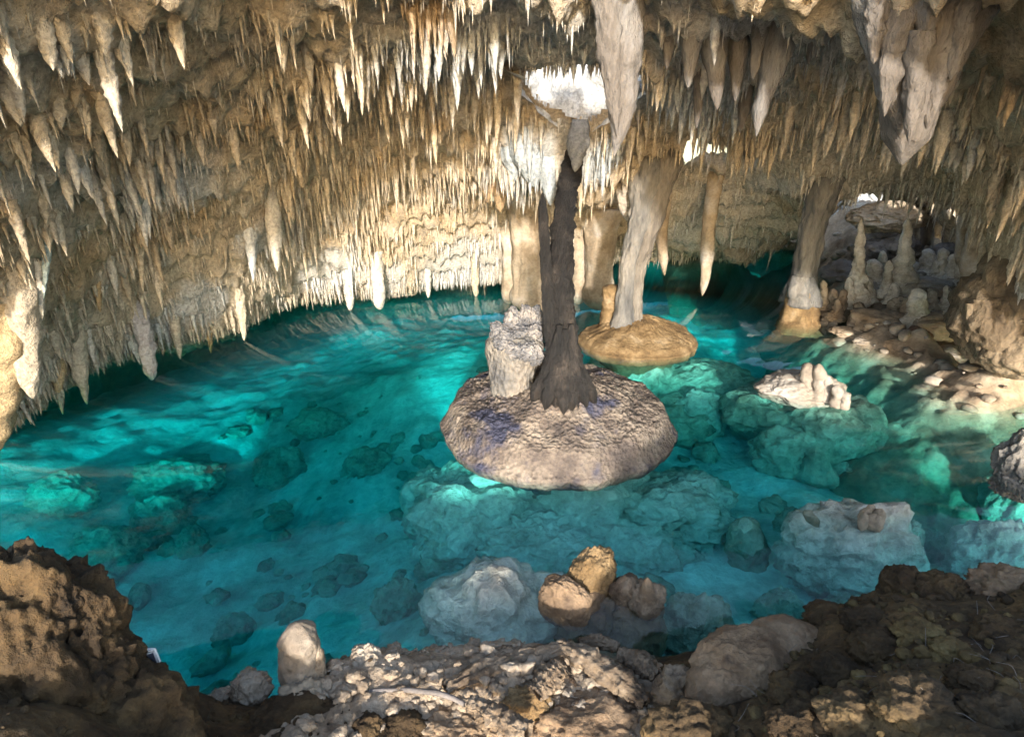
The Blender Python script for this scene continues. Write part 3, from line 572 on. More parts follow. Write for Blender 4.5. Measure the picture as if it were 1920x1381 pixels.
# ------------------------------------------------------------------ stone mounds
def mound(center, rad, top, seed, ripple, rim=.24, cone=1.9, nr=96, nt=230, under=.82):
    rr = np.concatenate([np.linspace(0.001, 1, nr), [1.006, 1.003, .985, .90, .72, .5]])
    th = np.linspace(0, 2 * math.pi, nt, endpoint=False)
    T, Q = np.meshgrid(th, rr)
    ring = np.stack([np.cos(th), np.sin(th), 0 * th], 1); out = 1 + .12 * fbm(ring * 1.3, 3, seed) + .03 * fbm(ring * 9, 3, seed + 8)
    X = Q * np.cos(T) * rad[0] * out[None]; Y = Q * np.sin(T) * rad[1] * out[None]
    x, y = X.ravel(), Y.ravel(); q = Q.ravel(); p = v3(x, y)
    d = np.hypot(x, y)
    z = rim + (top - rim) * (1 - np.clip(q / .95, 0, 1) ** cone) - (rim - .03) * sstep(.86, 1.0, q) ** 1.6 + .10 * fbm(p * 1.1, 3, seed + 1) * (1 - q ** 6)
    # overlapping scales of flowstone, stepping down from the middle
    ang = np.arctan2(y, x)
    w = d * 7 + 1.2 * fbm(np.stack([np.cos(ang) * 5, np.sin(ang) * 5, d * 2.5], 1), 3, seed + 2) * 3
    z += ripple * (w - np.floor(w) - .5) * sstep(.05, .2, q) * sstep(1.0, .9, q) * (.4 + .6 * sstep(-.2, .3, fbm(p * 1.5, 2, seed + 5)))
    z += .03 * fbm(p * 9, 3, seed + 3) * sstep(1.0, .93, q) + .05 * ridged(np.stack([np.cos(ang) * 4, np.sin(ang) * 4, d * .6], 1), 3, seed + 6) * sstep(.06, .3, q) * sstep(1.0, .9, q)
    k = np.repeat(np.arange(len(rr)), nt)
    for j, zz in enumerate([.0, -.06, -.14, -.18, -.22, -.9]):
        m = k == nr + j; z[m] = zz + .02 * fbm(p[m] * 5, 2, seed)
    V = np.stack([x, y, z], 1) + np.array([center[0], center[1], 0])
    i = np.arange(len(rr) * nt).reshape(len(rr), nt); jn = np.roll(i, -1, 1)
    F = np.stack([i[:-1].ravel(), i[1:].ravel(), jn[1:].ravel(), jn[:-1].ravel()], 1)
    return V, F
mc = (.68, 7.62)
g = empty('stone_mound', (mc[0], mc[1], 0), 'broad round tan stone mound around the black column', 'mound')
V, F = mound(mc, (1.72, 1.74), .64, 5, .05, .27, 2.0)
V[:, 2] += .22 * np.exp(-((V[:, 0] - .72) ** 2 + (V[:, 1] - 7.12) ** 2) / .45 ** 2) * (V[:, 2] > .1)
part('cap', new_mesh('mound_cap', V, F), M['mound'], g)
lumps = [(.68, 7.6, -1.2, 1.45, 1.4, .95), (2.2, 6.9, -1.25, .95, .8, .55), (2.75, 7.1, -1.2, .55, .5, .45), (1.5, 6.3, -1.45, .9, .7, .55), (.4, 6.1, -1.3, .9, .65, .5), (-.6, 6.7, -1.25, .85, .7, .55), (-1.0, 7.3, -1.3, .6, .7, .5), (2.0, 6.2, -1.7, .6, .5, .45), (1.0, 5.9, -1.75, .8, .5, .45)]
part('submerged_foot', new_mesh('mound_foot', *joinl([rock_v(l[:3], l[3:], seed=300 + i, sub=6 if i in (1, 3, 4) else 5, rough=.3, fine=.1, lobes=.06, micro=.035, crag=.07, freq=1.6) for i, l in enumerate(lumps)])), M['shelf'], g, 'pale lumpy rock under water')

g = empty('dark_column', at_z(1055, 745, .75), 'blackened ribbed column rising from the mound to the ceiling', 'column')
hang_at('trunk', None, None, [(1057, 775, 7.02), (1057, 748, 7.05), (1056, 700, 7.1), (1054, 640, 7.2), (1052, 560, 7.4), (1052, 500, 7.6), (1056, 430, 8.0), (1062, 365, 8.7), (1071, 318, 9.45), (1075, 290, 9.8), (1079, 260, 10.0)], [46, 38, 30, 23, 19, 18, 17, 16, 15, 14, 12], 7.1, M['dark_trunk'], g, seed=9, flute=.36, fl_n=12, lump=.26, lump_f=2.2, fine=.14, sides=96, rings=180)
hang_at('thin_strand', None, None, [(1034, 640, 7.2), (1028, 560, 7.3), (1022, 470, 7.6), (1018, 400, 7.9), (1017, 362, 8.1)], [12, 11, 9, 8, 5], 7.3, M['dark_trunk'], g, seed=12, flute=.24, fl_n=10, sides=26, rings=70)
RT = []
for k in range(11):
    a = math.radians(200 + k * 17 if k < 9 else (60 if k == 9 else 120)); ca, sa = math.cos(a), math.sin(a); L = [1.0, .8, .95, .75, 1.0, .85, .7, .9, 1.05, .8, .8][k]
    RT.append([(.70 + ca * .12, 7.16 + sa * .12, 1.5 + .25 * ((k * 7) % 5) / 5), (.70 + ca * .20, 7.10 + sa * .20, 1.1), (.70 + ca * .34 * L, 7.08 + sa * .34 * L, .82), (.70 + ca * .46 * L, 7.08 + sa * .46 * L, .60)])
for i, pts in enumerate(RT):
    V, F = sweep_v(pts, [.03, .10, .105, .03], 22, 30, 80 + i, flute=.24, fl_n=8, lump=.2, fine=.1)
    part('root_flare', new_mesh('root_flare', V, F), M['dark_trunk'], g)
g = empty('broken_stump', at_z(960, 760, .45), 'broken grey stalagmite stump with crusted jagged top behind the black column', 'stump')
hang_at('body', None, None, [(958, 785, 7.5), (957, 750, 7.5), (960, 690, 7.55), (966, 640, 7.6), (968, 615, 7.6)], [34, 33, 41, 52, 46], 7.5, M['grey_crust'], g, seed=19, flute=.08, fl_n=6, lump=.10, fine=.05, sides=54, rings=60)
for i, (u, v, rp, rz, y) in enumerate([(936, 622, 17, .12, 7.5), (962, 606, 16, .20, 7.75), (986, 606, 15, .22, 7.8), (1006, 608, 13, .22, 7.8), (945, 640, 18, .12, 7.35), (975, 632, 20, .14, 7.5), (1000, 632, 18, .16, 7.55), (990, 660, 18, .12, 7.25), (965, 655, 16, .10, 7.25), (1005, 665, 14, .14, 7.3)]):
    c = at_y(u, v, y); r = msize(rp, u, v, y)
    part('jagged_crust', new_mesh('jagged_crust', *rock_v(c, (r, r, rz), seed=330 + i, sub=5, rough=.35, freq=1.6, crag=.18)), M['grey_top'], g)

mc2 = (2.66, 11.2)
g = empty('ochre_mound', (mc2[0], mc2[1], 0), 'smaller ochre-brown stone mound under the leaning column', 'mound')
V, F = mound(mc2, (1.24, 1.14), .60, 25, .02, .10, 1.05, nr=80, nt=180, under=.9)
part('cap', new_mesh('ochre_cap', V, F), M['ochre'], g)
part('submerged_foot', new_mesh('ochre_foot', *joinl([rock_v(l[:3], l[3:], seed=350 + i, sub=5, rough=.2, lobes=.1) for i, l in enumerate([(2.66, 11.2, -1.1, 1.1, 1.0, .9), (4.0, 10.9, -1.0, 1.3, .8, .55), (5.2, 10.3, -1.2, 1.1, .8, .6), (3.2, 10.0, -1.3, .9, .7, .5)])])), M['sub'], g, 'dim rock shelf under water')
g = empty('leaning_column', at_z(1175, 605, .45), 'leaning grey and white column standing on the ochre mound', 'column')
hang_at('dark_strand', None, None, [(1168, 618), (1172, 596), (1174, 560), (1178, 515), (1187, 465), (1198, 420), (1206, 370), (1212, 310), (1216, 270)], [28, 20, 16, 16, 17, 19, 22, 30, 44], 11.15, M['column_grey'], g, seed=101, flute=.2, fl_n=7, lump=.22, lump_f=1.6, sides=56, rings=110)
hang_at('white_strand', None, None, [(1194, 618), (1192, 596), (1191, 560), (1195, 515), (1207, 470), (1222, 420), (1234, 370), (1244, 310), (1250, 270)], [20, 13, 11, 12, 14, 17, 20, 28, 40], 11.12, M['column_pale'], g, seed=103, flute=.18, fl_n=6, lump=.22, lump_f=1.6, sides=52, rings=110)
stal_at('yellow_stump', 'short yellow-tan stump beside the leaning column', 'stump', 1147, 600, 533, .38, 18, M['ochre'], prof=(1.1, 1.0, .95, 1.0, .9), seed=105, flute=.08, sides=26)

# ------------------------------------------------------------------ pillars and columns further back
hang_at('flowstone_pillar', 'thick tan flowstone pillar behind the black column', 'pillar', [(1000, 400), (998, 450), (1000, 520), (1002, 560), (1004, 590)], [42, 34, 36, 40, 40], 13.8, M['calcite_rock'], attach=True, seed=111, flute=.14, fl_n=6, sides=44, rings=70)
hang_at('flowstone_pillar', 'tan flowstone pillar left of the yellow stump', 'pillar', [(1128, 390), (1126, 450), (1123, 510), (1122, 545), (1122, 580)], [36, 28, 23, 26, 26], 14.6, M['calcite_rock'], attach=True, seed=113, flute=.12, fl_n=6, sides=40, rings=70)
hang_at('flowstone_pillar', 'narrow shaded pillar just right of the black column', 'pillar', [(1088, 400), (1086, 460), (1085, 520), (1084, 570)], [16, 12, 12, 14], 14.9, M['calcite_rock'], attach=True, seed=115, flute=.14, fl_n=6, sides=28, rings=50)
hang_at('flowstone_pillar', 'narrow tan pillar at the left end of the back wall', 'pillar', [(955, 410), (957, 460), (958, 520), (958, 570)], [22, 15, 15, 17], 14.6, M['calcite_rock'], attach=True, seed=117, flute=.14, fl_n=6, sides=28, rings=50)
g = empty('shore_column', at_z(1500, 605, 0), 'grey fluted column with ochre foot standing in the water', 'column')
hang_at('shaft', None, None, [(1548, 330), (1534, 385), (1522, 440), (1510, 500), (1503, 552)], [34, 24, 20, 19, 20], 12.6, M['column_grey'], g, seed=121, flute=.2, fl_n=8, sides=44, rings=80)
hang_at('collar', None, None, [(1506, 515), (1503, 545), (1501, 575)], [19, 25, 30], 12.56, M['column_grey'], g, seed=123, flute=.3, fl_n=8, lump=.35, fine=.12, sides=40, rings=24)
hang_at('foot', None, None, [(1502, 545), (1501, 575), (1501, 598), (1500, 618)], [20, 26, 33, 40], 12.5, M['ochre'], g, tip=False, seed=125, flute=.22, fl_n=6, lump=.3, fine=.1, sides=40, rings=30)
hang_at('pale_column', 'pale slanting column at the right end of the shore', 'column', [(1872, 340), (1855, 400), (1838, 460), (1822, 525)], [26, 26, 22, 24], 11.6, M['calcite_rock'], attach=True, seed=131, flute=.16, fl_n=7, sides=36, rings=70)
hang_at('brown_column', 'brown ribbed column against the wall at the far right', 'column', [(1905, 200, 8.6), (1898, 330, 8.8), (1888, 430, 9), (1880, 530, 9.1)], [26, 22, 20, 24], 9, M['calcite'], colors=(.40, .29, .16), seed=133, flute=.18, fl_n=7, sides=36, rings=70)
hang_at('thin_column', 'thin tan column at the right jamb of the dark arch', 'column', [(1818, 290), (1812, 370), (1806, 440), (1800, 500)], [13, 10, 9, 10], 12.6, M['calcite_rock'], attach=True, seed=135, flute=.16, fl_n=7, sides=26, rings=50)
for i, (u, w, y, lb) in enumerate([(1738, 10, 16.0, 'dim grey column on the left inside the dark arch'), (1715, 7, 16.6, 'slim dim column behind the tall ringed stalagmite in the dark arch'), (1772, 5, 15.4, 'hair-thin pale column on the right inside the dark arch')]):
    hang_at('arch_column', lb, 'column', [(u + 8, 330), (u + 3, 400), (u, 460), (u - 4, 500)], [w * 1.3, w, w, w * 1.2], y, M['dark_cave'], seed=140 + i, flute=.14, sides=22, rings=40)
# flowstone mass at the right edge
g = empty('flowstone_wall', at_z(1890, 700, 0), 'brown rippled flowstone mass bulging at the right edge above the water', 'flowstone')
for i, (u, v, y, rp, fy, rz) in enumerate([(1895, 590, 8.6, 95, .8, .75), (1925, 540, 8.5, 80, .8, .9), (1850, 640, 8.7, 40, .8, .35), (1915, 650, 8.3, 70, .8, .45)]):
    c = at_y(u, v, y); r = msize(rp, u, v, y)
    part('bulge', new_mesh('flow_bulge', *rock_v(c, (r, r * fy, rz), seed=360 + i, sub=5, rough=.16, crag=.10, freq=1.8)), M['flow_brown'], g)
rngf = random.Random(5)
for i in range(18):
    u = rngf.uniform(1815, 1925); v = rngf.uniform(575, 650); y = 8.42 - (u - 1815) * .0025 + rngf.uniform(-.05, .1); l = rngf.uniform(22, 48)
    hang_at('drip_rib', None, None, [(u + 2, v - l * .5), (u, v), (u - 2, v + l * .5)], [7, 6, 2], y, M['flow_brown'], g, seed=380 + i, sides=10, rings=14)

# ------------------------------------------------------------------ right shore
shore_ctl = [at_z(*c) for c in [(1540, 602, 0), (1600, 637, 0), (1690, 667, 0), (1760, 692, 0), (1830, 702, 0), (1920, 757, 0), (1560, 578, .3), (1650, 605, .3), (1750, 625, .4), (1600, 550, .5), (1690, 545, .62), (1750, 525, .8), (1820, 515, 1.0), (1800, 575, .7), (1870, 605, .7),
             (1545, 545, .25), (1500, 500, .05), (1560, 503, .5), (1640, 485, .8), (1740, 475, 1.0), (1850, 485, 1.15), (1500, 650, -.9), (1600, 690, -1.0), (1750, 750, -1.1), (1900, 820, -1.3), (1450, 520, -.9), (1920, 690, .5)]] + [(10, 19, .9), (13, 17, 1.2), (13, 11, 1.0), (12, 20.5, 1.1), (8, 20.5, .3), (6, 16, -2.4), (5.5, 10.5, -1.6), (6.2, 13.6, -2.2), (7.4, 16.2, -1.6), at_z(1440, 600, -2.2), at_z(1472, 632, -1.6), at_z(1420, 560, -2.4)]
shore_f = TPS(shore_ctl, .05)
nx, ny = 170, 220
gx, gy = np.meshgrid(np.linspace(5.3, 13.2, nx), np.linspace(6.2, 21.5, ny))
V = v3(gx, gy); q = V.copy()
V[:, 2] = shore_f(gx, gy) + .22 * fbm(q * 1.6, 4, 151) + .20 * np.clip(ridged(q * 1.4, 3, 153), -.3, 1) - .14 + .05 * fbm(q * 7, 2, 155)
link('rocky_shore', new_mesh('rocky_shore', V, grid_faces(nx, ny)), M['shore'], kind='structure', label='rocky brown shore at the right of the pool')
SM = [(1608, 562, 410, .45, 11, 1615, 'tall slim ringed stalagmite at the left of the shore group', 'stalagmite'), (1693, 548, 410, .62, 15, 1702, 'tall cone-shaped ringed stalagmite in the middle of the shore group', 'stalagmite'), (1641, 535, 486, .58, 15, 1640, 'squat knobbly stalagmite between the two tall ones', 'stalagmite'),
      (1664, 548, 488, .6, 8, 1668, 'thin stalagmite with pale tip close to the tall cone', 'stalagmite'), (1741, 512, 466, .82, 12, 1742, 'rounded stalagmite right of the tall cone', 'stalagmite'), (1766, 518, 465, .85, 11, 1769, 'rounded knobbly stalagmite, middle of the three right of the tall cone', 'stalagmite'),
      (1784, 522, 476, .86, 9, 1788, 'small leaning stalagmite next to the pale slab', 'stalagmite'), (1718, 512, 490, .78, 9, 1716, 'tiny pale stub at the foot of the tall cone', 'stalagmite'), (1545, 572, 525, .3, 7, 1544, 'little pointed stalagmite nearest the grey column', 'shore'), (1560, 568, 540, .35, 8, 1563, 'stubby brown stalagmite behind the little pointed one', 'shore'),
      (1580, 570, 542, .38, 7, 1582, 'short stalagmite at the left foot of the tall slim one', 'shore'), (1722, 602, 540, .42, 15, 1722, 'lumpy pale stalagmite rising in front of the pale slabs', 'stalagmite'), (1676, 560, 530, .55, 9, 1677, 'small stub in front of the tall cone', 'stalagmite'), (1630, 556, 522, .52, 8, 1628, 'small stub at the right foot of the tall slim stalagmite', 'stalagmite'), (1843, 528, 500, .95, 10, 1846, 'white stub beside the pale slanting column', 'calcite_rock'), (1862, 545, 505, .95, 9, 1866, 'small white stub at the foot of the brown column', 'calcite_rock')]
SM += [(1592, 566, 520, .42, 8, 1593, 'pale stub between the little pointed stalagmite and the tall slim one', 'stalagmite'), (1655, 520, 470, .7, 8, 1656, 'dim spike behind the squat knobbly stalagmite', 'stalagmite'), (1755, 520, 488, .82, 7, 1755, 'small pale stub between the two rounded stalagmites', 'stalagmite'), (1800, 530, 492, .9, 8, 1802, 'pale knob left of the slanting column', 'stalagmite'),
       (1700, 590, 560, .45, 9, 1701, 'brown stub left of the lumpy pale stalagmite', 'shore'), (1748, 575, 545, .62, 8, 1749, 'pale stub right of the lumpy pale stalagmite', 'stalagmite'), (1775, 570, 535, .7, 7, 1776, 'slim pale stub in front of the second slab', 'stalagmite'), (1570, 590, 560, .2, 8, 1571, 'low brown stub at the waterline near the column foot', 'shore'), (1815, 560, 525, .85, 7, 1816, 'thin white stub behind the crumbly rock', 'calcite_rock'), (1612, 590, 566, .3, 9, 1611, 'squat brown stub below the tall slim stalagmite', 'shore')]
for i, (u, vb, vt, zb, r, ut, lb, mt) in enumerate(SM):
    tall = vb - vt > 100
    stal_at('stalagmite', lb, 'stalagmite', u, vb, vt, zb, r, M[mt], ut, prof=(2.1, 1.35, 1.0, .75, .55, .3) if tall else (1.9, 1.15, .95, .85, .6), seed=400 + i, rings=70 if tall else 30, sides=24, band=.13 if tall else .12, lump=.32, fine=.12, group='stalagmites on the shore')
RK = [(1650, 605, .25, 52, .8, .28, 'large rounded brown boulder at the water edge of the shore', 'shore'), (1715, 635, .18, 26, .9, .24, 'reddish-brown rounded boulder in the middle of the shore edge', 'rust'), (1768, 612, .38, 50, .7, .26, 'broad brown boulder right of the reddish one', 'shore'), (1690, 575, .45, 22, .8, .2, 'knobbly brown rock above the reddish boulder', 'shore'), (1640, 640, .03, 34, .7, .08, 'flat pale rock at the waterline', 'shore_pale'),
      (1590, 622, .04, 28, .8, .1, 'low brown rock at the left tip of the shore', 'shore'), (1560, 595, .12, 20, .8, .14, 'small brown rock beside the column foot', 'shore'), (1805, 595, .65, 32, .7, .24, 'bright pale crumbly rock near the flowstone mass', 'shore_pale'), (1785, 662, .05, 30, .8, .12, 'low pale-edged rock between shore and flowstone', 'shore_pale'), (1740, 532, .85, 44, .7, .12, 'pale flat slab behind the lumpy stalagmite', 'shore_pale'),
      (1790, 548, .85, 40, .7, .12, 'second pale slab, right of the flat slab', 'shore_pale'), (1852, 508, 1.15, 15, .9, .18, 'white rounded rock right of the slanting column', 'calcite_rock'), (1872, 488, 1.3, 10, .9, .14, 'brown ball-shaped rock perched above the white one', 'shore'), (1615, 598, .25, 18, .8, .16, 'brown knob left of the large rounded boulder', 'shore'), (1830, 700, .12, 32, .7, .2, 'dark boulder under the flowstone mass', 'shore'),
      (1880, 715, .15, 40, .7, .25, 'dark wet boulder at the right edge of the shore', 'shore'), (1580, 515, .6, 40, .8, .3, 'dark boulder inside the mouth of the arch', 'dark_cave'), (1640, 470, 1.1, 35, .8, .3, 'dim boulder far inside the arch', 'dark_cave'), (1690, 460, 1.3, 30, .8, .3, 'dim rounded rock behind the tall cone', 'dark_cave'), (1780, 480, 1.2, 30, .8, .3, 'dim rock far inside the arch on the right', 'dark_cave')]
for i, (u, v, z, r, fy, rz, lb, mt) in enumerate(RK):
    rock_at('boulder', lb, 'boulder', u, v, z, r, fy, rz, M[mt], seed=430 + i, sub=5, rough=.28, fine=.07, crag=.08, group='rocks of the shore')
# sunlit ledges seen through the arch
rock_at('layered_ledge', 'bright layered rock ledge seen deep inside the arch', 'ledge', 1665, 408, 2.0, 60, .5, .35, M['calcite_rock'], seed=470, sub=6, rough=.25, crag=.2)

# ------------------------------------------------------------------ islet and other rocks in the pool
g = empty('rock_islet', at_z(1505, 735, 0), 'small tan rock islet topped by stubby stone posts', 'islet')
def ipart(nm, u, v, z, rp, fy, rz, mt, sd, **k): rock_at(nm, None, None, u, v, z, rp, fy, rz, M[mt], g, seed=sd, **k)
ipart('body', 1500, 728, .02, 74, .75, .26, 'shore_pale', 501, sub=6, rough=.2, crag=.06)
ipart('body', 1565, 745, .0, 26, .8, .16, 'shore_pale', 502, sub=5)
ipart('submerged_foot', 1560, 800, -.75, 95, .75, .55, 'sub', 503, sub=5, lobes=.05, micro=.015, rough=.28)
ipart('submerged_foot', 1440, 770, -.8, 90, .8, .5, 'sub', 504, sub=5, lobes=.05, micro=.015, rough=.28)
ipart('submerged_foot', 1480, 850, -1.1, 70, .7, .5, 'sub', 505, sub=5, lobes=.05, micro=.015, rough=.28)
for i, (u, vb, vt, r, ut) in enumerate([(1518, 728, 680, 15, 1516), (1537, 735, 682, 12, 1536), (1550, 738, 702, 9, 1551), (1570, 748, 722, 10, 1570), (1500, 722, 700, 9, 1499), (1585, 752, 735, 8, 1586)]):
    stal_at('stone_post', None, None, u, vb, vt, .15, r, M['shore_pale'], ut, prof=(1.15, 1.0, 1.0, .95, .6), parent=g, seed=510 + i)
SB = [(335, 900, -1.7, 82, .7, .4, 'wide pale sunken rock, upper left of the pool'), (203, 1028, -1.8, 62, .7, .4, 'oval sunken rock above the left foreground rock'), (300, 972, -2.0, 48, .8, .5, 'peaked sunken rock between the two left ones'), (362, 1022, -2.0, 26, .9, .35, 'small sunken rock beside the peaked one'), (598, 795, -1.3, 52, .6, .35, 'knobbly bright sunken rock left of the mound'),
      (530, 880, -1.7, 48, .8, .45, 'dim sunken rock below the knobbly bright one'), (845, 1058, -1.25, 60, .6, .4, 'green sunken rock in front of the mound'), (745, 1135, -1.2, 44, .8, .35, 'sunken rock cluster above the bank stalagmite'), (938, 1145, -.68, 125, .85, .5, 'big smooth pale sunken boulder behind the bark heap'), (1592, 1040, -.62, 118, .62, .52, 'large lumpy sunken boulder carrying white shells'), (1868, 1058, -.75, 88, .6, .42, 'large pale pitted sunken boulder at the right'),
      (1915, 945, -.55, 60, .8, .5, 'sunken rock below the banded rock at the right edge'), (1305, 788, -1.0, 50, .6, .3, 'bright jagged sunken rock right of the mound'), (1460, 1145, -1.4, 42, .7, .25, 'dark little sunken rock above the tan boulder'), (1300, 1185, -.85, 66, .7, .35, 'dim sunken rock right of the shallow pool'), (1610, 1150, -1.2, 70, .6, .3, 'pale sunken rock behind the brown knobs'), (1690, 1040, -.9, 30, .9, .35, 'sunken knob joined to the lumpy boulder'),
      (1330, 930, -1.4, 40, .7, .3, 'sunken rock at the edge of the mound foot'), (1740, 1030, -1.3, 36, .8, .3, 'small sunken rock left of the pitted boulder'), (1180, 1175, -.32, 62, .8, .28, 'brown sunken rock under the shallow pool'), (1100, 1185, -.25, 60, .7, .2, 'tan sunken ledge under the heart-shaped rock'), (120, 930, -2.2, 55, .8, .4, 'faint sunken rock near the left edge'), (1400, 800, -1.2, 46, .7, .3, 'sunken rock left of the islet'), (440, 1190, -2.2, 36, .9, .3, 'faint sunken rock above the white-edged panel'), (690, 870, -1.9, 40, .8, .3, 'faint sunken rock halfway to the mound'), (1570, 900, -1.5, 40, .7, .3, 'sunken rock between islet and shell boulder'), (1480, 985, -1.5, 26, .8, .25, 'little sunken rock next to the sunken stalagmite')]
for i, (u, v, z, r, fy, rz, lb) in enumerate(SB):
    if v < 1000 and u < 1280 or u < 900 or i in (13, 17, 18, 22, 25, 26):          # lies on the bed
        a, b = ray(u, v); yy = np.linspace(4, 12, 300); k = np.argmax(4 + b * yy < floor_h(a * yy, yy)); z = 4 + b * yy[k] + rz * .25
    else:
        c = at_z(u, v, z); fz = float(floor_h([c[0]], [c[1]])[0]); top = z + rz
        if top > fz + .1: z, rz = .5 * (top + fz) - .05, .5 * (top - fz) + .12
    rock_at('sunken_boulder', lb, 'boulder', u, v, z, r, fy, rz, M['shelf' if i in (8, 9, 10, 12) else 'tan_rock' if i in (19, 20) else 'sub'], seed=530 + i, sub=5, rough=.28, lobes=.05, fine=.1, micro=.035, crag=.07, freq=1.5, pit=.25 if i in (10, 8) else 0, group='sunken rocks')
stal_at('sunken_stalagmite', 'ringed stalagmite standing wholly under water', 'stalagmite', 1400, 1075, 972, -1.5, 36, M['sub'], 1402, prof=(1.5, 1.1, .9, .8, .5), seed=560, sides=34, rings=50, band=.10)
stal_at('sunken_stalagmite', 'small stepped sunken stalagmite below the islet', 'stalagmite', 1530, 885, 838, -1.2, 28, M['sub'], 1530, prof=(1.3, 1.1, .8, .5, .2), seed=562, sides=30, rings=40, band=.12)
stal_at('sunken_stalagmite', 'sunken knob on the left end of the shell boulder', 'stalagmite', 1520, 990, 958, -.35, 16, M['sub'], 1520, prof=(1.2, 1.0, 1.0, .9, .7), seed=563)
g = empty('shell_cluster', at_z(1635, 985, .0), 'small cluster of pale shell-like crusts on the lumpy boulder', 'crust')
for i, (u, v, r) in enumerate([(1622, 968, 11), (1636, 978, 13), (1648, 968, 10), (1630, 960, 9), (1645, 982, 10), (1618, 978, 9)]):
    rock_at('crust', None, None, u, v, .07, r, .9, .10, M['calcite_rock'], g, seed=570 + i, sub=3, rough=.2, crag=.15)
g = empty('banded_rock', at_z(1912, 915, 0), 'banded grey-brown rock with tooth-like rim at the right edge', 'rock')
rock_at('body', None, None, 1922, 868, .42, 46, .8, .40, M['grey_crust'], g, seed=581, sub=6, crag=.12, rough=.2)
rock_at('ledge', None, None, 1918, 912, .08, 52, .7, .14, M['grey_crust'], g, seed=582, sub=6, crag=.14, rough=.15)
for i in range(7):
    hang_at('tooth', None, None, [(1884 + i * 9, 892 + i * 5), (1884 + i * 9, 905 + i * 5), (1883 + i * 9, 917 + i * 5)], [6, 6, 3], 5.42 - .03 * i, M['grey_crust'], g, seed=585 + i, sides=10, rings=12)

def strew(name, n, hf, xr, yr, test, rmin, rmax, mat, label, seed, pw=2.2, sub=3):
    rs = np.random.RandomState(seed); prot = [rock_v((0, 0, 0), (1, rs.uniform(.6, 1), rs.uniform(.4, .8)), seed=900 + seed + k, sub=sub, rough=.45, crag=.12) for k in range(12)]
    x = rs.uniform(*xr, n * 5); y = rs.uniform(*yr, n * 5); z = hf(x, y); ok = test(x, y, z); x, y, z = x[ok][:n], y[ok][:n], z[ok][:n]
    r = rmin + (rmax - rmin) * rs.rand(len(x)) ** pw
    Vv, Ff = joinl([(rotz(prot[i % 12][0], rs.rand() * 6.28) * r[i] + np.array([x[i], y[i], z[i] + r[i] * .15]), prot[i % 12][1]) for i in range(len(x))])
    return link(name, new_mesh(name, Vv, Ff), mat, None, label, kind='stuff')
strew('bed_stones', 260, floor_h, (-7, 8), (4.3, 13), lambda x, y, z: (z < -.9) & (fbm(v3(x, y) * .6, 2, 95) > -.1), .04, .26, M['sub'], 'stones strewn over the bed of the pool', 6)
strew('shore_rubble', 300, shore_f, (6, 13), (6.8, 18), lambda x, y, z: (z > -.15) & (z < 1.3), .03, .17, M['shore_pale'], 'loose pale rubble on the rocky shore', 9, sub=2)

# ------------------------------------------------------------------ near bank
bank_ctl = [at_z(*c) for c in [(390, 1322, -.02), (600, 1264, .13), (700, 1228, .24), (950, 1220, .26), (1230, 1266, .17), (1290, 1312, .3), (750, 1381, .13), (500, 1381, .25), (1000, 1381, .13), (1180, 1381, .22), (560, 1322, .16), (850, 1302, .20), (1100, 1302, .20),
            (1330, 1302, .36), (1450, 1200, .5), (1560, 1155, .6), (1690, 1115, .72), (1800, 1135, .85), (1920, 1108, .9), (1400, 1381, .85), (1550, 1300, .95), (1700, 1250, 1.1), (1850, 1250, 1.2), (1600, 1381, 1.3), (1750, 1381, 1.5), (1920, 1381, 1.6),
            (300, 1262, .6), (420, 1332, .4), (100, 1381, 1.5), (20, 1220, 1.3), (0, 1130, 1.4), (300, 1381, .9), (560, 1372, .4)]]
bank_ctl += [(-3.8, 3.6, -1.2), (-2.5, 3.6, -.9), (-1, 3.8, -.6), (0, 3.85, -.45), (1, 3.75, -.45), (1.7, 3.9, -.7), (2.7, 3.8, -.4), (3.8, 3.7, -.3), (-3.5, 4.8, -2.4), (-1, 4.8, -2.0), (1, 4.8, -1.9), (3, 4.8, -1.9), (5, 4.5, -1.8), (5.5, 3, .4), (-5, 3, .2), (-4, .4, 1.4), (-2, .3, .9), (-.8, .9, .14), (.3, .9, .12), (0, .3, .10), (-.4, 1.8, .12), (.4, 1.8, .12), (2, .3, 1.2), (4, .4, 1.5), (6, 1, 1.6)]
bank_f = TPS(bank_ctl, .01)
def bank_h(x, y):
    q = v3(x, y)
    return bank_f(x, y) + .06 * sstep(.9, 1.6, q[:, 0]) * ridged(q * 2.2, 3, 609) + .07 * fbm(q * 3, 4, 601) + .05 * ridged(q * 4.5, 3, 603) + .02 * fbm(q * 22, 2, 607)
def bank_patch(name, xa, xb, ya, yb, nx, ny, mat, label, test):
    gx, gy = np.meshgrid(np.linspace(xa, xb, nx), np.linspace(ya, yb, ny)); V = v3(gx, gy); V[:, 2] = bank_h(gx.ravel(), gy.ravel())
    F = grid_faces(nx, ny); c = V[F].mean(1); F = F[test(c[:, 0] + .15 * fbm(c * 2, 2, 605), c[:, 1])]
    used = np.unique(F); rm = np.full(len(V), -1); rm[used] = np.arange(len(used))
    return link(name, new_mesh(name, V[used], rm[F]), mat, kind='structure', label=label)
bank_patch('near_bank', -6, 6.5, .25, 5.0, 420, 170, M['rubble'], 'pale rubble bank below the camera', lambda x, y: (x > -1.6 - .35 * (2.6 - y)) & (x < 1.15 + .0 * y))
bank_patch('earth_bank', -6, 6.5, .25, 5.0, 420, 170, M['mud'], 'dark earth slope at the bottom right', lambda x, y: (x >= 1.15))
bank_patch('mud_bank', -6, 6.5, .25, 5.0, 420, 170, M['brown_rock'], 'brown muddy slope at the bottom left', lambda x, y: (x <= -1.6 - .35 * (2.6 - y)))
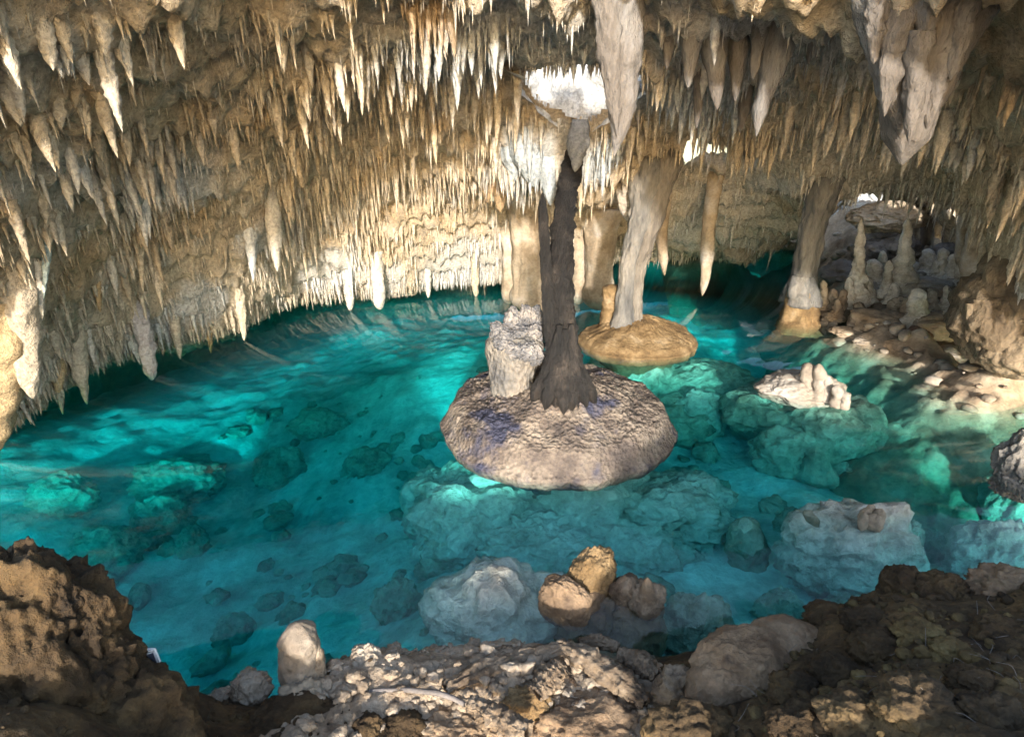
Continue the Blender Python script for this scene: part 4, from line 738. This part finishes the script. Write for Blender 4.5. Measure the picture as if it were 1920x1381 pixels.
# ground behind the camera, outside the cave mouth
gx, gy = np.meshgrid(np.linspace(-60, 60, 90), np.linspace(-90, .3, 80)); V = v3(gx, gy)
V[:, 2] = .07 + .06 * fbm(V * .2, 3, 611) - .02 * (V[:, 1] + 0) * 0
link('ground', new_mesh('ground', V, grid_faces(90, 80)), M['shore'], kind='structure', label='stony ground outside the cave mouth')

g = empty('peaked_rock', at_z(80, 1300, 1.2), 'peaked brown mud-coated rock in the bottom left corner', 'rock')
for i, (u, v, z, r, fy, rz) in enumerate([(70, 1230, 1.35, 135, .85, .62), (150, 1300, 1.1, 108, .8, .48), (70, 1165, 1.56, 62, .8, .32), (262, 1368, .85, 100, .8, .36), (112, 1140, 1.70, 38, .8, .2), (45, 1135, 1.72, 34, .8, .2)]):
    rock_at('mass', None, None, u, v, z, r, fy, rz, M['brown_rock'], g, seed=620 + i, sub=6 if i < 2 else 5, rough=.28, crag=.18, micro=.045, pit=.3, fine=.09)
FG = [(172, 1142, 1.55, 20, .9, .10, 'small brown knob on the shoulder of the peaked rock', 'brown_rock'), (560, 1374, .26, 96, .7, .12, 'wide dark brown boulder at the bottom edge below the white rock', 'brown_rock'), (750, 1368, .15, 52, .8, .09, 'rounded brown boulder at the bottom edge left of the bark', 'brown_rock'), (685, 1374, .2, 38, .8, .12, 'small dark boulder between the two brown ones at the bottom edge', 'brown_rock'),
      (572, 1318, .2, 44, .8, .16, 'white chalky rock at the foot of the stub stalagmite', 'calcite_rock'), (686, 1240, .22, 26, .8, .12, 'yellow crusted rock on the crest of the rubble bank', 'rubble'), (630, 1258, .18, 18, .8, .09, 'small upright pale rock right of the stub stalagmite', 'rubble'), (470, 1290, .2, 34, .8, .12, 'pale rock at the left end of the rubble bank', 'rubble'), (418, 1312, .08, 22, .8, .10, 'pale rounded rock where the rubble meets the water', 'rubble'),
      (985, 1328, .2, 40, .8, .13, 'ochre lumpy rock under the bark heap', 'ochre'), (1115, 1372, .17, 100, .7, .10, 'broad smooth tan boulder at the bottom edge', 'tan_rock'), (862, 1382, .15, 74, .7, .08, 'tan boulder with a dark hollow at the bottom edge', 'tan_rock'), (1290, 1374, .66, 70, .7, .16, 'dark mossy boulder at the bottom edge beside the tan one', 'mud'), (1270, 1292, .42, 36, .8, .18, 'dark splintered rock left of the big tan boulder', 'bark'),
      (1692, 1104, .86, 38, .9, .17, 'brown knob standing on the crest of the earth bank', 'brown_rock'), (1762, 1118, .92, 44, .8, .18, 'split brown knob right of the first on the crest', 'brown_rock'), (1655, 1140, .74, 36, .8, .12, 'low brown rock left of the crest knobs', 'brown_rock'), (1810, 1150, .93, 34, .8, .11, 'small brown rock right of the crest knobs', 'brown_rock'), (1895, 1128, .92, 78, .7, .2, 'big brown rock at the right edge of the crest', 'tan_rock'),
      (1870, 1210, 1.12, 55, .8, .14, 'yellowish nodular rock below the big brown rock', 'brown_rock'), (1888, 1298, 1.36, 18, .8, .05, 'lone small brown stone on the dark earth', 'tan_rock'), (1570, 1170, .66, 60, .7, .12, 'low brown rock between tan boulder and crest knobs', 'brown_rock')]
for i, (u, v, z, r, fy, rz, lb, mt) in enumerate(FG):
    rock_at('rock', lb, 'rock', u, v, z, r, fy, rz, M[mt], seed=640 + i, sub=6 if r > 60 and i != 12 else 5, rough=.3, crag=.18, fine=.08, micro=.055, pit=.15)
for i, (u, v, rp, mt, lb) in enumerate([(1490, 1300, 44, 'brown_rock', 'brown rock at the lower right foot of the tan boulder'), (1565, 1265, 40, 'brown_rock', 'brown rock on the slope right of the tan boulder'), (1645, 1215, 46, 'brown_rock', 'knobbly brown rock below the crest knobs'), (1725, 1190, 36, 'nodule', 'yellow-brown nodular rock under the split knob'), (1600, 1340, 52, 'mud', 'dark earthy hump near the bottom edge'), (1500, 1365, 50, 'brown_rock', 'brown hump at the bottom edge right of the mossy boulder'),
        (1715, 1325, 66, 'mud', 'broad dark hump in the lower right'), (1825, 1285, 40, 'brown_rock', 'brown rock on the dark slope near the lone stone'), (1785, 1225, 36, 'nodule', 'yellow-brown nodular rock beside the big nodular one'), (1865, 1350, 56, 'mud', 'dark hump in the bottom right corner'), (1620, 1165, 34, 'brown_rock', 'small brown rock just behind the crest on the left')]):
    a, b = ray(u, v); yy = np.linspace(1.0, 3.8, 200); k = np.argmax(4 + b * yy < bank_h(a * yy, yy)); z = 4 + b * yy[k]
    rock_at('rock', lb, 'rock', u, v, z, rp, .8, msize(rp, u, v, yy[k]) * .62, M[mt], seed=760 + i, sub=5, rough=.32, crag=.24, fine=.1, micro=.06, pit=.2)
g = empty('tan_boulder', at_z(1400, 1270, .6), 'big smooth tan boulder with dark stains on the right bank', 'boulder')
for i, (u, v, z, r, fy, rz) in enumerate([(1400, 1262, .55, 95, .8, .30), (1470, 1225, .55, 78, .8, .26), (1345, 1300, .52, 60, .8, .22)]):
    rock_at('mass', None, None, u, v, z, r, fy, rz, M['tan_rock'], g, seed=680 + i, sub=6 if i < 1 else 5, rough=.16, fine=.03, pit=.12)
g = empty('heart_rock', at_z(1085, 1150, 0), 'heart-shaped tan rock of two lobes standing out of the shallow water', 'rock')
rock_at('lobe', None, None, 1058, 1128, .14, 50, .55, .26, M['tan_rock'], g, seed=691, sub=6, rough=.14, crag=.05, turn=-.5)
rock_at('lobe', 'orange-brown lobe', None, 1112, 1078, .20, 52, .6, .26, M['ochre'], g, seed=692, sub=6, rough=.2, crag=.10, turn=.6)
rock_at('lobe', None, None, 1100, 1130, .05, 46, .4, .14, M['tan_rock'], g, seed=693, sub=5, rough=.2, turn=.7)
g = empty('horned_rock', at_z(1210, 1140, 0), 'dark knobbly rock with a pointed horn right of the heart-shaped rock', 'rock')
rock_at('mass', None, None, 1172, 1106, .10, 26, .8, .14, M['bark'], g, seed=695, sub=5, rough=.25, crag=.14)
rock_at('mass', None, None, 1215, 1125, .10, 30, .8, .17, M['bark'], g, seed=696, sub=5, rough=.25, crag=.16)
stal_at('horn', None, None, 1213, 1120, 1082, .2, 14, M['bark'], 1214, parent=g, seed=697)
g = empty('stub_stalagmite', at_z(565, 1285, .15), 'stubby pale stalagmite standing on the crest of the rubble bank', 'stalagmite')
stal_at('body', None, None, 565, 1288, 1168, .12, 38, M['shore_pale'], 558, prof=(1.0, .98, .96, .92, .86, .45), parent=g, seed=701, sides=60, rings=70, flute=.05, lump=.12, fine=.06, band=.02)
stal_at('leaning_slab', 'brown slab leaning on it', None, 598, 1282, 1212, .16, 14, M['rubble'], 594, prof=(1, 1, .9, .6), parent=g, seed=703)
P = [at_z(u, v, z) for u, v, z in [(645, 1298, .27), (700, 1294, .28), (760, 1292, .29), (820, 1298, .31), (850, 1308, .31), (872, 1320, .31)]]
def stick(name, P, r, mat, seed=0, sides=8, n=36):
    P = np.array(P); t = np.linspace(0, 1, len(P)); s = np.linspace(0, 1, n); C = np.stack([np.interp(s, t, P[:, k]) for k in range(3)], 1)
    C[1:-1] = (C[:-2] + C[1:-1] * 2 + C[2:]) / 4
    T = np.gradient(C, axis=0); T /= np.linalg.norm(T, axis=1)[:, None]; A = np.cross(T, [0, 0, 1.0]); A /= np.linalg.norm(A, axis=1)[:, None] + 1e-9; B = np.cross(A, T)
    th = np.linspace(0, 2 * math.pi, sides, endpoint=False); rr = np.interp(s, np.linspace(0, 1, len(r)), r) * (1 + .15 * perlin(np.stack([s * 14, s * 0, s * 0], 1), seed))
    V = (C[:, None] + rr[:, None, None] * (np.cos(th)[None, :, None] * A[:, None] + np.sin(th)[None, :, None] * B[:, None])).reshape(-1, 3)
    i = np.arange(n * sides).reshape(n, sides); j = np.roll(i, -1, 1)
    return V, [np.stack([i[:-1].ravel(), j[:-1].ravel(), j[1:].ravel(), i[1:].ravel()], 1), i[:1], i[-1:, ::-1]]
link('dead_branch', new_mesh('dead_branch', *stick('dead_branch', P, [.010, .014, .018, .02, .019, .017], M['twig'])), M['twig'], None, 'thin grey dead branch lying across the rubble', 'branch')
# heap of shredded bark
def bark_slab(seed, P, w, thick=.035):
    """a rough curled slab of bark along a path"""
    n, sides = 90, 40
    V, F = stick('', P, w, None, seed, sides, n)
    C = V.reshape(n, sides, 3).mean(1); D = V.reshape(n, sides, 3) - C[:, None]
    t = np.repeat(np.linspace(0, 1, n), sides); th = np.tile(np.linspace(0, 2 * math.pi, sides, endpoint=False), n)
    q = np.stack([np.cos(th) * 2.2, np.sin(th) * 2.2, t * 4], 1)
    k = .85 + .45 * ridged(q, 3, seed) + .5 * fbm(q * np.array([.5, .5, 2.2]), 3, seed + 2) + .18 * fbm(q * 4, 2, seed + 4)
    D = D.reshape(-1, 3) * k[:, None]; D[:, 2] *= .75
    V = np.repeat(C, sides, 0) + D + .02 * np.stack([fbm(q * 1.5, 2, seed + 5), fbm(q * 1.5, 2, seed + 6), fbm(q * 1.5, 2, seed + 7)], 1)
    return V, F
BK = [([(835, 1292, 0.27), (900, 1262, 0.26), (980, 1236, 0.26), (1062, 1212, 0.27)], [.05, .08, .08, .05], 'long bark slab sloping up left of the heap'), ([(1058, 1212, 0.29), (1110, 1240, 0.31), (1170, 1280, 0.32), (1212, 1318, 0.31)], [.05, .09, .09, .05], 'long bark slab sloping down right of the heap'), ([(1000, 1300, 0.34), (1030, 1270, 0.34), (1050, 1245, 0.34)], [.06, .09, .05], 'bark chunk hanging in the hollow under the heap'),
      ([(1160, 1225, 0.24), (1200, 1240, 0.26), (1232, 1268, 0.26)], [.05, .075, .05], 'curled bark end at the right of the heap'), ([(880, 1318, 0.36), (930, 1340, 0.39), (990, 1372, 0.42)], [.05, .07, .06], 'dark shredded bark strip at the bottom edge'), ([(900, 1232, 0.22), (940, 1224, 0.23), (1000, 1228, 0.24)], [.04, .055, .04], 'small bark piece on the crest behind the heap'), ([(1085, 1205, 0.21), (1120, 1200, 0.21), (1160, 1214, 0.21)], [.035, .05, .035], 'purplish bark crust at the edge of the shallow pool'), ([(1040, 1235, 0.33), (1065, 1262, 0.34), (1080, 1285, 0.34)], [.012, .016, .008], 'thin bark splinter in the middle of the heap')]
for i, (p, w, lb) in enumerate(BK):
    PP = np.array([at_z(*c) for c in p]); o0 = PP.mean(0)
    V, F = bark_slab(710 + i * 5, PP - o0, w)
    o = link('bark_slab', new_mesh('bark_slab', V, F), M['bark'], None, lb, 'bark', 'heap of bark on the bank'); o.location = tuple(o0)
# loose stones: forty single ones, the rest as rubble
rs = np.random.RandomState(33)
for i in range(46):
    u = rs.uniform(480, 1180); v = np.interp(u, [400, 600, 700, 950, 1230], [1330, 1290, 1245, 1232, 1275]) + rs.uniform(0, 1) ** 1.2 * 95
    a, b = ray(u, v)
    yy = np.linspace(1.6, 4, 200); zz = 4 + b * yy; hh = bank_h(a * yy, yy); k = np.argmax(zz < hh); y = yy[k]
    r = rs.uniform(.025, .07); V, F = rock_v((0, 0, 0), (r, r * rs.uniform(.6, 1), r * rs.uniform(.45, .8)), seed=740 + i, sub=3, rough=.55, crag=.2)
    o = link('stone', new_mesh('stone', V, F, smooth=False), M['rubble'], None, 'fist-sized pale stone lying loose on the rubble bank', 'stone', 'loose stones on the rubble bank'); o.location = (a * y, y, float(bank_h(a * y, y)[0]) + r * .3)
def scatter(name, n, test, rmin, rmax, mat, label, seed, sub=2, rough=.35):
    rs = np.random.RandomState(seed); prot = [rock_v((0, 0, 0), (1, rs.uniform(.55, 1), rs.uniform(.4, .8)), seed=800 + seed * 40 + k, sub=sub, rough=rough, crag=.2) for k in range(24)]
    x = rs.uniform(-3.6, 4.2, n * 4); y = rs.uniform(.9, 3.6, n * 4); ok = test(x, y); x, y = x[ok][:n], y[ok][:n]; z = bank_h(x, y); r = rmin + (rmax - rmin) * rs.rand(len(x)) ** 2.2
    ps = []
    for i in range(len(x)):
        V, F = prot[i % 24]; ps.append((rotz(V, rs.rand() * 6.28) * r[i] + np.array([x[i], y[i], z[i] + r[i] * .2]), F))
    Vv, Ff = joinl(ps)
    return link(name, new_mesh(name, Vv, Ff, smooth=False), mat, None, label, kind='stuff')
scatter('rubble', 560, lambda x, y: (x > -1.6 - .35 * (2.6 - y)) & (x < 1.2) & (y > 1.7) & (bank_h(x, y) > .0), .010, .062, M['rubble'], 'pale crumbled rubble covering the bank', 3, sub=3, rough=.6)
scatter('earth_crumbs', 1700, lambda x, y: (x > 1.1) & (bank_h(x, y) > .3), .006, .045, M['earth_bits'], 'dark crumbs of earth and nodules on the right slope', 4, sub=2, rough=.5)
scatter('mud_crumbs', 700, lambda x, y: (x < -1.0) & (bank_h(x, y) > .3), .006, .03, M['brown_rock'], 'brown crumbs on the left slope', 5)
rs = np.random.RandomState(21); ps = []
for i in range(90):
    t = rs.rand(); u, v = 1470 + 400 * t + rs.normal() * 45, 1330 - 135 * t + rs.normal() * 34
    a, b = ray(u, v); yy = np.linspace(1.2, 3.6, 160); k = np.argmax(4 + b * yy < bank_h(a * yy, yy)); y = yy[k]; r = .008 + .04 * rs.rand() ** 2.5
    V, F = rock_v((0, 0, 0), (r, r * rs.uniform(.7, 1), r * rs.uniform(.6, 1)), seed=960 + i, sub=3, rough=.4, crag=.15); ps.append((V + np.array([a * y, y, 4 + b * y + r * .3]), F))
Vv, Ff = joinl(ps); link('nodules', new_mesh('nodules', Vv, Ff), M['nodule'], None, 'yellowish brown nodules clustered on the dark slope', kind='stuff')
# root fibres on the dark earth
rs = np.random.RandomState(8); ps = []
for i in range(160):
    x, y = rs.uniform(1.3, 3.4), rs.uniform(1.2, 2.8); z = float(bank_h(x, y)[0]); d = rs.normal(size=3); d[2] = abs(d[2]) * .5; d /= np.linalg.norm(d); l = rs.uniform(.05, .16)
    p0 = np.array([x, y, z]); ps.append(stick('', [p0, p0 + d * l * .5 + rs.normal(size=3) * .012, p0 + d * l + np.array([0, 0, -.02])], [.0022, .0018, .0012], None, i, 4, 7))
link('root_fibres', new_mesh('root_fibres', *joinl(ps)), M['twig'], None, 'thin dry root fibres on the dark earth', kind='stuff')
# white-edged panel half hidden behind the peaked rock
g = empty('edged_panel', at_z(290, 1255, .75), 'white-edged grey panel sticking out from behind the peaked rock', 'panel')
def flat_mat(name, c, r=.5):
    m, N, L = nodes_of(name); b = N['Principled BSDF']; n = N.new('ShaderNodeTexNoise'); n.inputs['Scale'].default_value = 30; rp = ramp(N, [(.3, tuple(k * .8 for k in c)), (.7, c)]); L.new(n.outputs[0], rp.inputs[0]); L.new(rp.outputs[0], b.inputs['Base Color']); b.inputs['Roughness'].default_value = r; return m
M['panel_white'] = flat_mat('white_enamel', (.85, .85, .85)); M['panel_grey'] = flat_mat('grey_slate_sheet', (.14, .15, .2))
def prism(poly, depth):
    P = np.array([at_y(u, v, 2.42) for u, v in poly]); n = len(P); Q = P + np.array([0, depth, 0]); V = np.concatenate([P, Q]); k = np.arange(n); j = np.roll(k, -1)
    me = bpy.data.meshes.new('panel'); me.from_pydata([tuple(v) for v in V], [], [tuple(k[::-1])] + [tuple(k + n)] + [(int(a), int(b), int(b + n), int(a + n)) for a, b in zip(k, j)]); me.update(); return me
part('sheet', prism([(262, 1216), (290, 1217), (303, 1252), (304, 1275), (270, 1270)], .012), M['panel_grey'], g)
for poly in ([(269, 1214), (291, 1214), (291, 1217.5), (269, 1218)], [(288, 1217.6), (292, 1214.5), (302, 1238), (297, 1240)], [(296, 1239), (302, 1238.2), (309, 1258), (303, 1256)], [(304.5, 1257), (309, 1258.2), (307, 1274), (304, 1274)], [(276, 1221), (288, 1218.6), (287.5, 1220.5), (277, 1224)]):
    part('edge_strip', prism(poly, -.012), M['panel_white'], g)
